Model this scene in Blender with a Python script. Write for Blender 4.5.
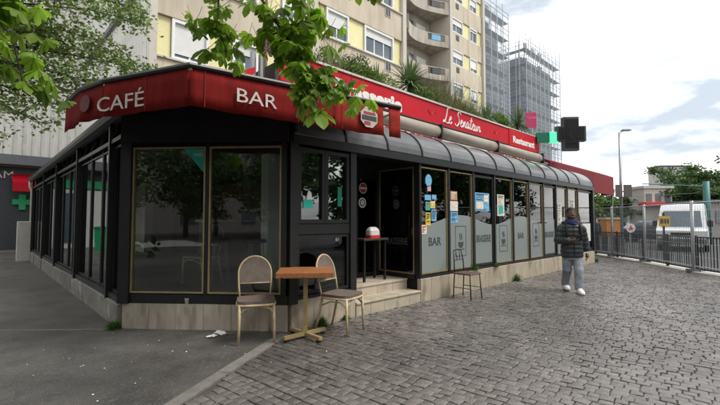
import bpy, bmesh, math, random
from mathutils import Vector, Matrix
random.seed(7)
R = math.radians
S = bpy.context.scene
for o in list(bpy.data.objects): bpy.data.objects.remove(o, do_unlink=True)
COL = S.collection

# ------------------------------------------------------------ camera, sky, sun, exposure
YAW = R(46.3)
cam = bpy.data.cameras.new('camera'); cam.sensor_width = 36; cam.lens = 20.0
cam.clip_start = .05; cam.clip_end = 2000
co = bpy.data.objects.new('camera', cam); COL.objects.link(co)
co.location = (0, 0, 1.45); co.rotation_euler = (R(90 + 2.58), 0, YAW - R(90))
S.camera = co
S.view_settings.view_transform = 'Standard'; S.view_settings.look = 'None'
S.view_settings.exposure = 0.98; S.view_settings.gamma = 1.0
SUN_EL, SUN_AZ = R(55), R(-60)     # azimuth of the sun in the x/y plane
w = bpy.data.worlds.new('World'); S.world = w; w.use_nodes = True
nt = w.node_tree; nt.nodes.clear()
out = nt.nodes.new('ShaderNodeOutputWorld'); bg = nt.nodes.new('ShaderNodeBackground')
sky = nt.nodes.new('ShaderNodeTexSky'); sky.sky_type = 'NISHITA'; sky.sun_disc = False
sky.sun_elevation = SUN_EL; sky.sun_rotation = R(90) - SUN_AZ
sky.air_density = 1.0; sky.dust_density = 1.5
tc = nt.nodes.new('ShaderNodeTexCoord'); mp = nt.nodes.new('ShaderNodeMapping')
mp.inputs['Scale'].default_value = (1.0, 1.0, 3.6)
nz = nt.nodes.new('ShaderNodeTexNoise'); nz.inputs['Scale'].default_value = 2.6
nz.inputs['Detail'].default_value = 7; nz.inputs['Roughness'].default_value = .55
cr = nt.nodes.new('ShaderNodeValToRGB')
cr.color_ramp.elements[0].position = .40; cr.color_ramp.elements[0].color = (.0, .0, .0, 1)
cr.color_ramp.elements[1].position = .60; cr.color_ramp.elements[1].color = (1, 1, 1, 1)
cl = nt.nodes.new('ShaderNodeMix'); cl.data_type = 'RGBA'
cl.inputs['B'].default_value = (10.0, 9.8, 9.6, 1)
ov = nt.nodes.new('ShaderNodeMix'); ov.data_type = 'RGBA'; ov.inputs['Factor'].default_value = .88; ov.inputs['B'].default_value = (3.7, 4.1, 4.5, 1)   # thin grey cloud over the blue
nt.links.new(tc.outputs['Generated'], mp.inputs['Vector']); nt.links.new(mp.outputs[0], nz.inputs['Vector'])
nt.links.new(nz.outputs['Fac'], cr.inputs[0]); nt.links.new(cr.outputs[0], cl.inputs['Factor'])
nt.links.new(sky.outputs[0], ov.inputs['A']); nt.links.new(ov.outputs['Result'], cl.inputs['A']); nt.links.new(cl.outputs['Result'], bg.inputs['Color'])
bg.inputs['Strength'].default_value = .10
nt.links.new(bg.outputs[0], out.inputs['Surface'])
sd = bpy.data.lights.new('sun', 'SUN'); sd.energy = 1.5; sd.angle = R(20); sd.color = (1, .96, .9)
so = bpy.data.objects.new('sun', sd); COL.objects.link(so)
dv = Vector((math.cos(SUN_EL)*math.cos(SUN_AZ), math.cos(SUN_EL)*math.sin(SUN_AZ), math.sin(SUN_EL)))
so.rotation_euler = dv.to_track_quat('Z', 'Y').to_euler(); so.location = (0, -5, 30)

# ------------------------------------------------------------ helpers
def mat(name, col, rough=.6, metal=0., var=.15, scale=6., bump=0., bscale=40., rand=0., spec=.5,
        attr=None, trans=0., stain=None, emis=0., rvar=0., stretch=None, coat=0.):
    m = bpy.data.materials.new(name); m.use_nodes = True
    n = m.node_tree.nodes; L = m.node_tree.links; b = n['Principled BSDF']
    tcn = n.new('ShaderNodeTexCoord'); src = tcn.outputs['Object']
    if stretch:
        mpn = n.new('ShaderNodeMapping'); mpn.inputs['Scale'].default_value = stretch
        L.new(src, mpn.inputs[0]); src = mpn.outputs[0]
    no = n.new('ShaderNodeTexNoise'); no.inputs['Scale'].default_value = scale
    no.inputs['Detail'].default_value = 6; no.inputs['Roughness'].default_value = .62
    L.new(src, no.inputs['Vector'])
    mr = n.new('ShaderNodeMapRange'); mr.inputs[1].default_value = .28; mr.inputs[2].default_value = .72
    mr.inputs[3].default_value = 1 - var; mr.inputs[4].default_value = 1 + var
    L.new(no.outputs['Fac'], mr.inputs[0]); fac = mr.outputs[0]
    def mul(a, bb):
        k = n.new('ShaderNodeMath'); k.operation = 'MULTIPLY'; L.new(a, k.inputs[0]); L.new(bb, k.inputs[1]); return k.outputs[0]
    if rand:
        oi = n.new('ShaderNodeObjectInfo'); m2 = n.new('ShaderNodeMapRange')
        m2.inputs[3].default_value = 1 - rand; m2.inputs[4].default_value = 1 + rand
        L.new(oi.outputs['Random'], m2.inputs[0]); fac = mul(fac, m2.outputs[0])
    if attr:
        at = n.new('ShaderNodeAttribute'); at.attribute_name = attr; fac = mul(fac, at.outputs['Fac'])
    vm = n.new('ShaderNodeVectorMath'); vm.operation = 'SCALE'; vm.inputs[0].default_value = col[:3]
    L.new(fac, vm.inputs['Scale']); colout = vm.outputs[0]
    if stain:   # (colour, scale, threshold, amount)
        n2 = n.new('ShaderNodeTexNoise'); n2.inputs['Scale'].default_value = stain[1]; n2.inputs['Detail'].default_value = 5
        L.new(src, n2.inputs['Vector'])
        r2 = n.new('ShaderNodeMapRange'); r2.inputs[1].default_value = stain[2]; r2.inputs[2].default_value = stain[2] + .16
        r2.inputs[4].default_value = stain[3]; L.new(n2.outputs['Fac'], r2.inputs[0])
        mx = n.new('ShaderNodeMix'); mx.data_type = 'RGBA'; L.new(r2.outputs[0], mx.inputs['Factor'])
        L.new(colout, mx.inputs['A']); mx.inputs['B'].default_value = (*stain[0], 1); colout = mx.outputs['Result']
    L.new(colout, b.inputs['Base Color'])
    b.inputs['Roughness'].default_value = rough; b.inputs['Metallic'].default_value = metal
    b.inputs['Specular IOR Level'].default_value = spec
    if coat: b.inputs['Coat Weight'].default_value = coat; b.inputs['Coat Roughness'].default_value = .08
    if rvar:
        n3 = n.new('ShaderNodeTexNoise'); n3.inputs['Scale'].default_value = scale * .35; L.new(src, n3.inputs['Vector'])
        r3 = n.new('ShaderNodeMapRange'); r3.inputs[1].default_value = .35; r3.inputs[2].default_value = .65
        r3.inputs[3].default_value = max(.03, rough - rvar); r3.inputs[4].default_value = min(1, rough + rvar)
        L.new(n3.outputs['Fac'], r3.inputs[0]); L.new(r3.outputs[0], b.inputs['Roughness'])
    if bump:
        n4 = n.new('ShaderNodeTexNoise'); n4.inputs['Scale'].default_value = bscale; n4.inputs['Detail'].default_value = 4
        L.new(src, n4.inputs['Vector']); bp = n.new('ShaderNodeBump'); bp.inputs['Strength'].default_value = bump
        bp.inputs['Distance'].default_value = .01; L.new(n4.outputs['Fac'], bp.inputs['Height']); L.new(bp.outputs[0], b.inputs['Normal'])
    if emis:
        b.inputs['Emission Color'].default_value = (*col[:3], 1); b.inputs['Emission Strength'].default_value = emis
    if trans:
        tr = n.new('ShaderNodeBsdfTranslucent'); L.new(colout, tr.inputs['Color'])
        ms = n.new('ShaderNodeMixShader'); ms.inputs[0].default_value = trans
        L.new(b.outputs[0], ms.inputs[1]); L.new(tr.outputs[0], ms.inputs[2])
        L.new(ms.outputs[0], n['Material Output'].inputs['Surface'])
    return m

def glass_mat(name, tint=(.78, .82, .8), rough=.01, boost=1.0, frost=None):
    m = bpy.data.materials.new(name); m.use_nodes = True
    n = m.node_tree.nodes; L = m.node_tree.links; n.remove(n['Principled BSDF'])
    t = n.new('ShaderNodeBsdfTransparent'); t.inputs[0].default_value = (*tint, 1)
    g = n.new('ShaderNodeBsdfGlossy'); g.inputs['Roughness'].default_value = rough
    f = n.new('ShaderNodeFresnel'); f.inputs[0].default_value = 1.5
    k = n.new('ShaderNodeMath'); k.operation = 'MULTIPLY'; k.inputs[1].default_value = boost; k.use_clamp = True
    no = n.new('ShaderNodeTexNoise'); no.inputs['Scale'].default_value = 1.6
    tcn = n.new('ShaderNodeTexCoord'); L.new(tcn.outputs['Object'], no.inputs[0])
    bp = n.new('ShaderNodeBump'); bp.inputs['Strength'].default_value = .04; bp.inputs['Distance'].default_value = .02
    L.new(no.outputs['Fac'], bp.inputs['Height']); L.new(bp.outputs[0], g.inputs['Normal'])
    L.new(f.outputs[0], k.inputs[0])
    base = t.outputs[0]
    if frost:
        d = n.new('ShaderNodeBsdfDiffuse'); d.inputs[0].default_value = (*frost[0], 1)
        tl = n.new('ShaderNodeBsdfTranslucent'); tl.inputs[0].default_value = (*frost[0], 1)
        a = n.new('ShaderNodeMixShader'); a.inputs[0].default_value = .3; L.new(d.outputs[0], a.inputs[1]); L.new(tl.outputs[0], a.inputs[2])
        c = n.new('ShaderNodeMixShader'); c.inputs[0].default_value = frost[1]; L.new(t.outputs[0], c.inputs[1]); L.new(a.outputs[0], c.inputs[2]); base = c.outputs[0]
    mx = n.new('ShaderNodeMixShader'); L.new(k.outputs[0], mx.inputs[0]); L.new(base, mx.inputs[1]); L.new(g.outputs[0], mx.inputs[2])
    L.new(mx.outputs[0], n['Material Output'].inputs['Surface'])
    return m

class MB:
    def __init__(s): s.v = []; s.f = []
    def add(s, vs, fs):
        k = len(s.v); s.v += [Vector(a) for a in vs]; s.f += [tuple(i + k for i in q) for q in fs]; return s
    def box(s, x0, x1, y0, y1, z0, z1):
        return s.add([(x0,y0,z0),(x1,y0,z0),(x1,y1,z0),(x0,y1,z0),(x0,y0,z1),(x1,y0,z1),(x1,y1,z1),(x0,y1,z1)],
                     [(0,3,2,1),(4,5,6,7),(0,1,5,4),(1,2,6,5),(2,3,7,6),(3,0,4,7)])
    def obox(s, o, ax, l0, l1, d0, d1, z0, z1):
        """box along the horizontal axis ax from origin o; d = offset to the right of ax"""
        a = Vector((ax[0], ax[1], 0)).normalized(); n = Vector((a.y, -a.x, 0)); o = Vector((o[0], o[1], 0))
        P = lambda l, d, z: o + a*l + n*d + Vector((0, 0, z))
        vs = [P(l0,d0,z0),P(l1,d0,z0),P(l1,d1,z0),P(l0,d1,z0),P(l0,d0,z1),P(l1,d0,z1),P(l1,d1,z1),P(l0,d1,z1)]
        return s.add(vs, [(0,1,2,3),(7,6,5,4),(4,5,1,0),(5,6,2,1),(6,7,3,2),(7,4,0,3)])
    def cbox(s, x0, x1, y0, y1, z0, z1, c=.01):
        """box with chamfered upper edges"""
        vs = [(x0,y0,z0),(x1,y0,z0),(x1,y1,z0),(x0,y1,z0),(x0,y0,z1-c),(x1,y0,z1-c),(x1,y1,z1-c),(x0,y1,z1-c),
              (x0+c,y0+c,z1),(x1-c,y0+c,z1),(x1-c,y1-c,z1),(x0+c,y1-c,z1)]
        return s.add(vs, [(0,3,2,1)] + [(i,(i+1)%4,4+(i+1)%4,4+i) for i in range(4)] + [(4+i,4+(i+1)%4,8+(i+1)%4,8+i) for i in range(4)] + [(8,9,10,11)])
    def tube(s, pts, r, n=8, cap=True):
        pts = [Vector(p) for p in pts]; rs = r if isinstance(r, (list, tuple)) else [r]*len(pts)
        k = len(s.v); ref = None
        for i, p in enumerate(pts):
            t = (pts[min(i+1, len(pts)-1)] - pts[max(i-1, 0)])
            t = t.normalized() if t.length > 1e-9 else Vector((0,0,1))
            if ref is None: ref = Vector((0,0,1)) if abs(t.z) < .9 else Vector((1,0,0))
            a = (ref - t*ref.dot(t)); a = a.normalized() if a.length > 1e-6 else t.orthogonal().normalized()
            ref = a; b = t.cross(a)
            for j in range(n):
                q = 2*math.pi*j/n; s.v.append(p + (a*math.cos(q) + b*math.sin(q))*rs[i])
        for i in range(len(pts)-1):
            for j in range(n): s.f.append((k+i*n+j, k+i*n+(j+1)%n, k+(i+1)*n+(j+1)%n, k+(i+1)*n+j))
        if cap:
            s.f.append(tuple(k+j for j in reversed(range(n)))); s.f.append(tuple(k+(len(pts)-1)*n+j for j in range(n)))
        return s
    def lathe(s, prof, c=(0,0,0), n=16):
        k = len(s.v); c = Vector(c)
        for r, z in prof:
            for j in range(n):
                q = 2*math.pi*j/n; s.v.append(c + Vector((r*math.cos(q), r*math.sin(q), z)))
        for i in range(len(prof)-1):
            for j in range(n): s.f.append((k+i*n+j, k+i*n+(j+1)%n, k+(i+1)*n+(j+1)%n, k+(i+1)*n+j))
        s.f.append(tuple(k+j for j in reversed(range(n)))); s.f.append(tuple(k+(len(prof)-1)*n+j for j in range(n)))
        return s
    def loft(s, rings, n=14, pw=2.0):
        """rings: (cx, cy, z, rx, ry) horizontal super-ellipses"""
        k = len(s.v)
        for cx, cy, z, rx, ry in rings:
            for j in range(n):
                q = 2*math.pi*j/n; c, d = math.cos(q), math.sin(q)
                s.v.append(Vector((cx + rx*math.copysign(abs(c)**(2/pw), c), cy + ry*math.copysign(abs(d)**(2/pw), d), z)))
        for i in range(len(rings)-1):
            for j in range(n): s.f.append((k+i*n+j, k+i*n+(j+1)%n, k+(i+1)*n+(j+1)%n, k+(i+1)*n+j))
        s.f.append(tuple(k+j for j in reversed(range(n)))); s.f.append(tuple(k+(len(rings)-1)*n+j for j in range(n)))
        return s
    def prism(s, poly, fn, t0, t1):
        """poly of 2-D points, fn(a, b, t) -> 3-D"""
        k = len(s.v); n = len(poly)
        for t in (t0, t1):
            for a, b in poly: s.v.append(Vector(fn(a, b, t)))
        s.f.append(tuple(k+i for i in reversed(range(n)))); s.f.append(tuple(k+n+i for i in range(n)))
        for i in range(n): s.f.append((k+i, k+(i+1)%n, k+n+(i+1)%n, k+n+i))
        return s
    def slab(s, poly, z0, z1): return s.prism(poly, lambda a, b, t: (a, b, t), z0, z1)
    def sphere(s, c, rx, ry, rz, n=12, m=8):
        return s.loft([(c[0], c[1], c[2] + rz*math.sin(math.pi*(i/m - .5)), max(.0005, rx*math.cos(math.pi*(i/m-.5))), max(.0005, ry*math.cos(math.pi*(i/m-.5)))) for i in range(m+1)], n)
    def mesh(s, name, m, off=None, smooth=False, fix=True):
        me = bpy.data.meshes.new(name)
        vs = [v - off for v in s.v] if off is not None else s.v
        me.from_pydata([tuple(v) for v in vs], [], s.f)
        if fix:
            bm = bmesh.new(); bm.from_mesh(me); bmesh.ops.recalc_face_normals(bm, faces=bm.faces); bm.to_mesh(me); bm.free()
        if m: me.materials.append(m)
        if smooth: me.shade_smooth()
        return me
    def build(s, name, m, parent=None, smooth=False, fix=True):
        """one mesh object; vertices given in the space of the outermost parent's site (world at build time)"""
        if parent is not None: off = world_loc(parent)
        else:
            xs = [v.x for v in s.v]; ys = [v.y for v in s.v]
            off = Vector(((min(xs)+max(xs))/2, (min(ys)+max(ys))/2, min(v.z for v in s.v)))
        o = bpy.data.objects.new(name, s.mesh(name, m, off, smooth, fix)); COL.objects.link(o)
        if parent is not None: o.parent = parent
        else: o.location = off
        return o
def world_loc(o):
    l = Vector(o.location)
    while o.parent: o = o.parent; l += Vector(o.location)
    return l
def inst(name, me, parent, loc, rz=0, rot=None, scale=None):
    o = bpy.data.objects.new(name, me); COL.objects.link(o); o.parent = parent
    o.location = Vector(loc) - (world_loc(parent) if parent else Vector((0,0,0)))
    o.rotation_euler = rot if rot else (0, 0, rz)
    if scale: o.scale = scale
    return o
def tag(o, label, cat, group=None):
    o['label'] = label; o['category'] = cat
    if group: o['group'] = group
    return o
def thing(name, label, cat, loc=(0,0,0), group=None):
    o = bpy.data.objects.new(name, None); COL.objects.link(o); o.location = loc; o.empty_display_size = .2
    return tag(o, label, cat, group)
def struct(o): o['kind'] = 'structure'; return o
def copy_tree(o, parent=None):
    c = o.copy(); COL.objects.link(c)
    if parent: c.parent = parent
    for ch in list(o.children): copy_tree(ch, c)
    return c
def text_mesh(txt, h, depth=.004, shear=0., spacing=1., bold=0.):
    cu = bpy.data.curves.new('lettering', 'FONT'); cu.body = txt; cu.size = h/.73; cu.extrude = depth; cu.shear = shear
    cu.space_character = spacing; cu.align_x = 'CENTER'; cu.align_y = 'BOTTOM_BASELINE'; cu.offset = bold; cu.resolution_u = 3
    o = bpy.data.objects.new('lettering', cu); COL.objects.link(o)
    dg = bpy.context.evaluated_depsgraph_get(); me = bpy.data.meshes.new_from_object(o.evaluated_get(dg))
    bpy.data.objects.remove(o, do_unlink=True); return me
def lettering(txt, h, m, parent, pos, xdir, up=(0,0,1), width=None, name='lettering', **kw):
    me = text_mesh(txt, h, **kw); me.name = name; me.materials.clear(); me.materials.append(m)
    x = Vector(xdir).normalized(); u = Vector(up); u = (u - x*u.dot(x)).normalized(); z = x.cross(u)
    mw = Matrix((x, u, z)).transposed().to_4x4()
    if width:
        xs = [v.co.x for v in me.vertices]; k = width/(max(xs)-min(xs)); me.transform(Matrix.Diagonal((k, 1, 1, 1)))
    me.transform(mw)
    o = bpy.data.objects.new(name, me); COL.objects.link(o); o.parent = parent
    o.location = Vector(pos) - (world_loc(parent) if parent else Vector((0,0,0))); return o
RT = Vector((math.sin(YAW), -math.cos(YAW), 0)); FW = Vector((math.cos(YAW), math.sin(YAW), 0))
def site(r, d, z=0):
    """site grid along the chamfered corner: r metres along it, d metres away from the kerb mark"""
    p = RT*r + FW*d; return Vector((p.x, p.y, z))
def U(a, b): return random.uniform(a, b)

# ------------------------------------------------------------ materials
M = {}
M['asphalt'] = mat('asphalt', (.082,.077,.071), .52, var=.45, scale=2.2, bump=.9, bscale=110, stain=((.22,.21,.195), 62, .55, .7), rvar=.15)
M['road'] = mat('road', (.055,.055,.057), .7, var=.25, scale=.6, bump=.4, bscale=80)
M['sett'] = mat('sett', (.142,.128,.118), .25, var=.34, scale=9, bump=.55, bscale=60, attr='tone', rvar=.17, stain=((.075,.07,.064), .55, .5, .5))
M['joint'] = mat('joint', (.07,.062,.053), .85, var=.3, scale=12, bump=.6, bscale=90)
M['kerb'] = mat('kerb', (.17,.16,.14), .7, var=.25, scale=7, bump=.4, bscale=60, rand=.1)
M['plinth'] = mat('plinth', (.42,.36,.27), .6, var=.22, scale=2.2, bump=.2, bscale=50, rand=.12, stain=((.16,.12,.09), 3.2, .52, .65), stretch=(1.6,1.6,.6))
M['plinth_worn'] = mat('plinth_worn', (.43,.375,.30), .65, var=.22, scale=3, bump=.3, bscale=40, rand=.15, stain=((.16,.12,.09), 4.5, .52, .5), stretch=(2.2,2.2,.5))
M['concrete'] = mat('concrete', (.20,.19,.165), .8, var=.3, scale=4, bump=.4, bscale=40, stain=((.42,.40,.36), 2.2, .60, .8), rand=.1)
M['step'] = mat('step', (.44,.38,.29), .55, var=.2, scale=4, bump=.15, rand=.07, stain=((.2,.16,.12), 5, .56, .5))
M['black'] = mat('black', (.017,.0175,.018), .38, var=.25, scale=3, spec=.35)
M['black_dull'] = mat('black_dull', (.014,.014,.015), .65, var=.25, scale=5, spec=.25)
M['gold'] = mat('gold', (.42,.33,.18), .4, metal=.55, var=.15, scale=9)
M['grey_metal'] = mat('grey_metal', (.33,.34,.35), .4, metal=.7, var=.15, scale=6)
M['galv'] = mat('galv', (.52,.54,.56), .45, metal=.5, var=.12, scale=12)
M['glass'] = glass_mat('glass', (.92,.95,.94), .012, 1.6)
M['glass_dark'] = glass_mat('glass_dark', (.42,.45,.44), .012, 1.5)
M['glass_side'] = glass_mat('glass_side', (.92,.95,.94), .012, 1.35)
M['frost'] = glass_mat('frost', (.8,.85,.82), .18, 1.0, frost=((.42,.47,.45), .80))
M['canopy'] = mat('canopy', (.085,.087,.092), .32, var=.35, scale=2.5, rand=.2, spec=.5, coat=.12, rvar=.1)
M['awning'] = mat('awning', (.22,.014,.012), .85, spec=.15, var=.2, scale=5, bump=.15, bscale=200, trans=.22, stain=((.12,.01,.012), 2.2, .52, .35), stretch=(3,3,.6))
M['awning2'] = mat('awning2', (.20,.009,.013), .8, var=.12, scale=4, bump=.1, bscale=150)
M['awning_worn'] = mat('awning_worn', (.34,.034,.022), .85, spec=.15, var=.22, scale=9, bump=.15, bscale=200, trans=.25)
M['sign_red'] = mat('sign_red', (.52,.008,.022), .6, var=.1, scale=2, spec=.2)
M['letter_white'] = mat('letter_white', (.78,.76,.72), .6, var=.08, scale=20)
M['letter_awning'] = mat('letter_awning', (.56,.53,.49), .75, var=.18, scale=14, stain=((.3,.2,.18), 16, .58, .6))
M['letter_cream'] = mat('letter_cream', (.5,.45,.38), .7, var=.2, scale=20)
M['emblem_faded'] = mat('emblem_faded', (.12,.035,.028), .8, var=.4, scale=12)
M['letter_red'] = mat('letter_red', (.35,.04,.05), .6, var=.1)
M['letter_dark'] = mat('letter_dark', (.05,.055,.055), .6, var=.1)
M['cassette'] = mat('cassette', (.34,.29,.24), .5, var=.15, scale=2, stain=((.18,.15,.12), 2, .55, .5))
M['white'] = mat('white', (.70,.70,.68), .45, var=.07, scale=4)
M['offwhite'] = mat('offwhite', (.55,.53,.48), .6, var=.12, scale=4)
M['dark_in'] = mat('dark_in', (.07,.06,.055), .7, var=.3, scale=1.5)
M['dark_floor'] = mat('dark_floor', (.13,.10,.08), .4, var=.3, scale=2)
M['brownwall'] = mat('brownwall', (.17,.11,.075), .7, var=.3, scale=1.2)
M['green_paint'] = mat('green_paint', (.02,.36,.14), .5, var=.12)
M['green_lit'] = mat('green_lit', (.05,.95,.25), .5, emis=1.0)
M['green_dark'] = mat('green_dark', (.0,.16,.09), .4, var=.1)
M['cross_grey'] = mat('cross_grey', (.045,.05,.055), .5, var=.2, scale=20)
M['wall_beige'] = mat('wall_beige', (.53,.46,.355), .85, var=.12, scale=1.1, bump=.12, bscale=60, stain=((.36,.30,.235), .9, .5, .55), stretch=(1.6,1.6,.3))
M['wall_grey'] = mat('wall_grey', (.45,.41,.345), .85, var=.14, scale=1, bump=.12, bscale=60, stain=((.22,.20,.17), .9, .48, .65), stretch=(1.6,1.6,.3))
M['pilaster'] = mat('pilaster', (.52,.49,.43), .85, var=.1, scale=1)
M['yellow'] = mat('yellow', (.68,.63,.33), .55, var=.1, scale=1.4, rand=.06)
M['shutter'] = mat('shutter', (.68,.68,.66), .5, var=.06, scale=3, rand=.08)
M['pane_sky'] = mat('pane_sky', (.09,.12,.14), .06, var=.2, scale=1.5, spec=.9)
M['cladding'] = mat('cladding', (.82,.80,.75), .55, var=.1, scale=1.5, stain=((.5,.48,.43), 1, .55, .5))
M['shop_dark'] = mat('shop_dark', (.045,.05,.06), .5, var=.15)
M['shop_grey'] = mat('shop_grey', (.16,.17,.19), .5, var=.12)
M['net'] = glass_mat('net', (.95,.965,.98), .5, .0, frost=((.50,.55,.59), .30))
M['plank'] = mat('plank', (.34,.34,.33), .8, var=.2, scale=3)
M['wood'] = mat('wood', (.30,.115,.04), .5, var=.4, scale=5, stretch=(1,9,6), bump=.15, bscale=30, rvar=.1)
M['bamboo'] = mat('bamboo', (.50,.40,.24), .45, var=.2, scale=14, stain=((.3,.2,.09), 16, .58, .6))
M['wicker'] = mat('wicker', (.14,.105,.085), .7, var=.25, scale=20, bump=.8, bscale=150, stain=((.2,.16,.13), 6, .5, .5))
M['brass'] = mat('brass', (.38,.28,.13), .5, metal=.3, var=.2, scale=8)
M['black_iron'] = mat('black_iron', (.018,.017,.017), .45, metal=.2, var=.2)
M['bark'] = mat('bark', (.075,.055,.04), .9, var=.35, scale=8, bump=.8, bscale=25, stretch=(1,1,.3))
M['leaf'] = mat('leaf', (.20,.34,.03), .42, var=.35, scale=3, attr='tone', trans=.55, rand=.45)
M['leaf_small'] = mat('leaf_small', (.17,.25,.055), .5, var=.25, scale=2, attr='tone', trans=.38)
M['yucca'] = mat('yucca', (.11,.175,.06), .45, var=.25, scale=6, attr='tone', trans=.2)
M['shrub'] = mat('shrub', (.13,.22,.04), .5, var=.3, scale=4, attr='tone', trans=.3)
M['dry'] = mat('dry', (.19,.185,.085), .7, var=.3, scale=6, attr='tone', trans=.2)
M['blossom'] = mat('blossom', (.55,.35,.30), .7, var=.3, scale=9)
M['weed'] = mat('weed', (.06,.15,.025), .55, var=.3, scale=6, attr='tone', trans=.3)
M['far_green'] = mat('far_green', (.065,.125,.028), .6, var=.3, scale=.8, attr='tone', trans=.25)
M['skin'] = mat('skin', (.12,.062,.036), .5, var=.1, scale=12)
M['hair'] = mat('hair', (.008,.007,.006), .8, var=.2)
M['puffer'] = mat('puffer', (.030,.036,.039), .42, var=.2, scale=8, bump=.35, bscale=30)
M['scarf'] = mat('scarf', (.02,.032,.08), .8, var=.25, scale=14)
M['denim'] = mat('denim', (.26,.28,.30), .85, var=.5, scale=7, bump=1.0, bscale=14, stain=((.09,.20,.40), 4.2, .52, .8))
M['denim_blue'] = mat('denim_blue', (.07,.16,.36), .8, var=.3, scale=6)
M['pink_cloth'] = mat('pink_cloth', (.3,.03,.08), .8, var=.2)
M['navy'] = mat('navy', (.02,.025,.045), .8, var=.2)
M['phone'] = mat('phone', (.01,.01,.012), .15, var=.05)
M['teal_mast'] = mat('teal_mast', (.045,.17,.16), .5, var=.12)
M['orange'] = mat('orange', (.55,.22,.04), .5, var=.1)
M['sign_yellow'] = mat('sign_yellow', (.75,.42,.02), .5, var=.1)
M['sign_back'] = mat('sign_back', (.14,.12,.11), .6, var=.15)
M['red_paint'] = mat('red_paint', (.6,.03,.03), .5, var=.1)
M['pink_sign'] = mat('pink_sign', (.62,.02,.14), .5, var=.1)
M['blue_paper'] = mat('blue_paper', (.16,.42,.66), .6, var=.5, scale=26)
M['cream_paper'] = mat('cream_paper', (.7,.66,.56), .7, var=.5, scale=26)
M['orange_paper'] = mat('orange_paper', (.52,.25,.13), .7, var=.5, scale=26)
M['yellow_paper'] = mat('yellow_paper', (.72,.50,.05), .7, var=.5, scale=26)
M['teal'] = mat('teal', (.02,.42,.34), .5, var=.1)
M['pink_paper'] = mat('pink_paper', (.62,.36,.40), .7, var=.2)
M['railing'] = mat('railing', (.035,.04,.045), .45, metal=.3, var=.15)
M['tyre'] = mat('tyre', (.015,.015,.015), .8, var=.1)
M['van_white'] = mat('van_white', (.72,.73,.74), .3, var=.04, coat=.4)
M['zebra'] = mat('zebra', (.7,.7,.68), .6, var=.15, scale=5)
M['bldg_far'] = mat('bldg_far', (.50,.48,.45), .8, var=.1)
M['bldg_far2'] = mat('bldg_far2', (.28,.26,.25), .8, var=.15)
M['roof_felt'] = mat('roof_felt', (.09,.09,.09), .9, var=.2)
M['scaf_wall'] = mat('scaf_wall', (.27,.285,.30), .8, var=.2, scale=.5)
M['soil'] = mat('soil', (.05,.035,.025), .9, var=.3)

# ------------------------------------------------------------ ground
def sheet(name, poly, z, m):
    b = MB(); b.add([(x, y, z) for x, y in poly], [tuple(range(len(poly)))])
    return struct(b.build(name, m, fix=False))
sheet('ground', [(-400,-400),(400,-400),(400,400),(-400,400)], -.06, M['road'])
KD = Vector((.85, .527, 0)); K0 = Vector((1.2, 3.3, 0))          # kerb line between asphalt and setts
def kv(u): return K0.y + (u - K0.x)*KD.y/KD.x
asp = MB(); asp.slab([(-9, kv(-9)+.14), (2.86, kv(2.86)+.14), (3.3, 4.6), (3.3, 30), (-9, 30)], -.3, 0)
struct(asp.build('asphalt_pavement', M['asphalt']))
FEN = [Vector((11.6,-1.15,0)), Vector((14.52,1.82,0)), Vector((16.65,3.45,0)), Vector((19.0,5.6,0)), Vector((22.5,9.5,0))]
bed = MB(); bed.slab([(-9, -9), (9, -5), (11.9,-1.2), (14.8,1.8), (16.9,3.4), (19.2,5.5), (23,9.7), (23,11), (2.9,11), (2.9, kv(2.9)), (-9, kv(-9))], -.3, -.013)
paving = struct(bed.build('sett_paving', M['joint']))
# joint line cast across the asphalt from the corner
jl = MB(); d_ = Vector((.26-1.22, 7.12-6.27, 0)).normalized()
jl.obox((1.40,6.14), d_, 0, 6, -.03, .03, -.02, .004)
struct(jl.build('pavement_joint', M['kerb']))
kerb = thing('kerb_edging', 'flat grey stone edging between the asphalt and the setts', 'kerb', (K0.x, K0.y, 0))
kerb['kind'] = 'structure'; del kerb['category']; del kerb['label']
L = -9.0
while L < 2.0:
    l2 = min(L + U(.8, 1.0), 2.02)
    b = MB(); b.obox(K0, KD, L + .004, l2 - .004, -.13, -.005, -.2, .006 + U(-.003, .003)); b.build('kerb_stone', M['kerb'], kerb); L = l2

# granite setts: rows running away from the facade
def sett_geo(b, cx, cy, hx, hy, z, c=.012, tilt=(0,0), rz=0, jit=.006):
    vs = []; ca, sa = math.cos(rz), math.sin(rz)
    def P(x, y, zz): return (cx + x*ca - y*sa, cy + x*sa + y*ca, zz)
    cs = [(-1,-1),(1,-1),(1,1),(-1,1)]
    j = [(U(-jit,jit), U(-jit,jit)) for _ in cs]
    for (sx, sy), (jx, jy) in zip(cs, j): vs.append(P(sx*hx+jx, sy*hy+jy, z-.035))
    for (sx, sy), (jx, jy) in zip(cs, j): vs.append(P(sx*(hx-.001)+jx, sy*(hy-.001)+jy, z-c*.5 + tilt[0]*sx + tilt[1]*sy))
    for (sx, sy), (jx, jy) in zip(cs, j): vs.append(P(sx*(hx-c*1.25)+jx, sy*(hy-c*1.25)+jy, z + tilt[0]*sx + tilt[1]*sy))
    vs.append(P(U(-.01,.01), U(-.01,.01), z + .0015))
    fs = [(i,(i+1)%4,4+(i+1)%4,4+i) for i in range(4)] + [(4+i,4+(i+1)%4,8+(i+1)%4,8+i) for i in range(4)] + [(8+i, 8+(i+1)%4, 12) for i in range(4)]
    b.add(vs, fs)
def inside_fence(u, v):
    for a, c in zip(FEN[:-1], FEN[1:]):
        if a.y <= v <= c.y: return u < a.x + (c.x-a.x)*(v-a.y)/(c.y-a.y) - .12
    return u < 11.5
setts = []
row = 0; u = -1.0; PW = .092
RA = R(7); 
ca_, sa_ = math.cos(RA), math.sin(RA)
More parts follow.
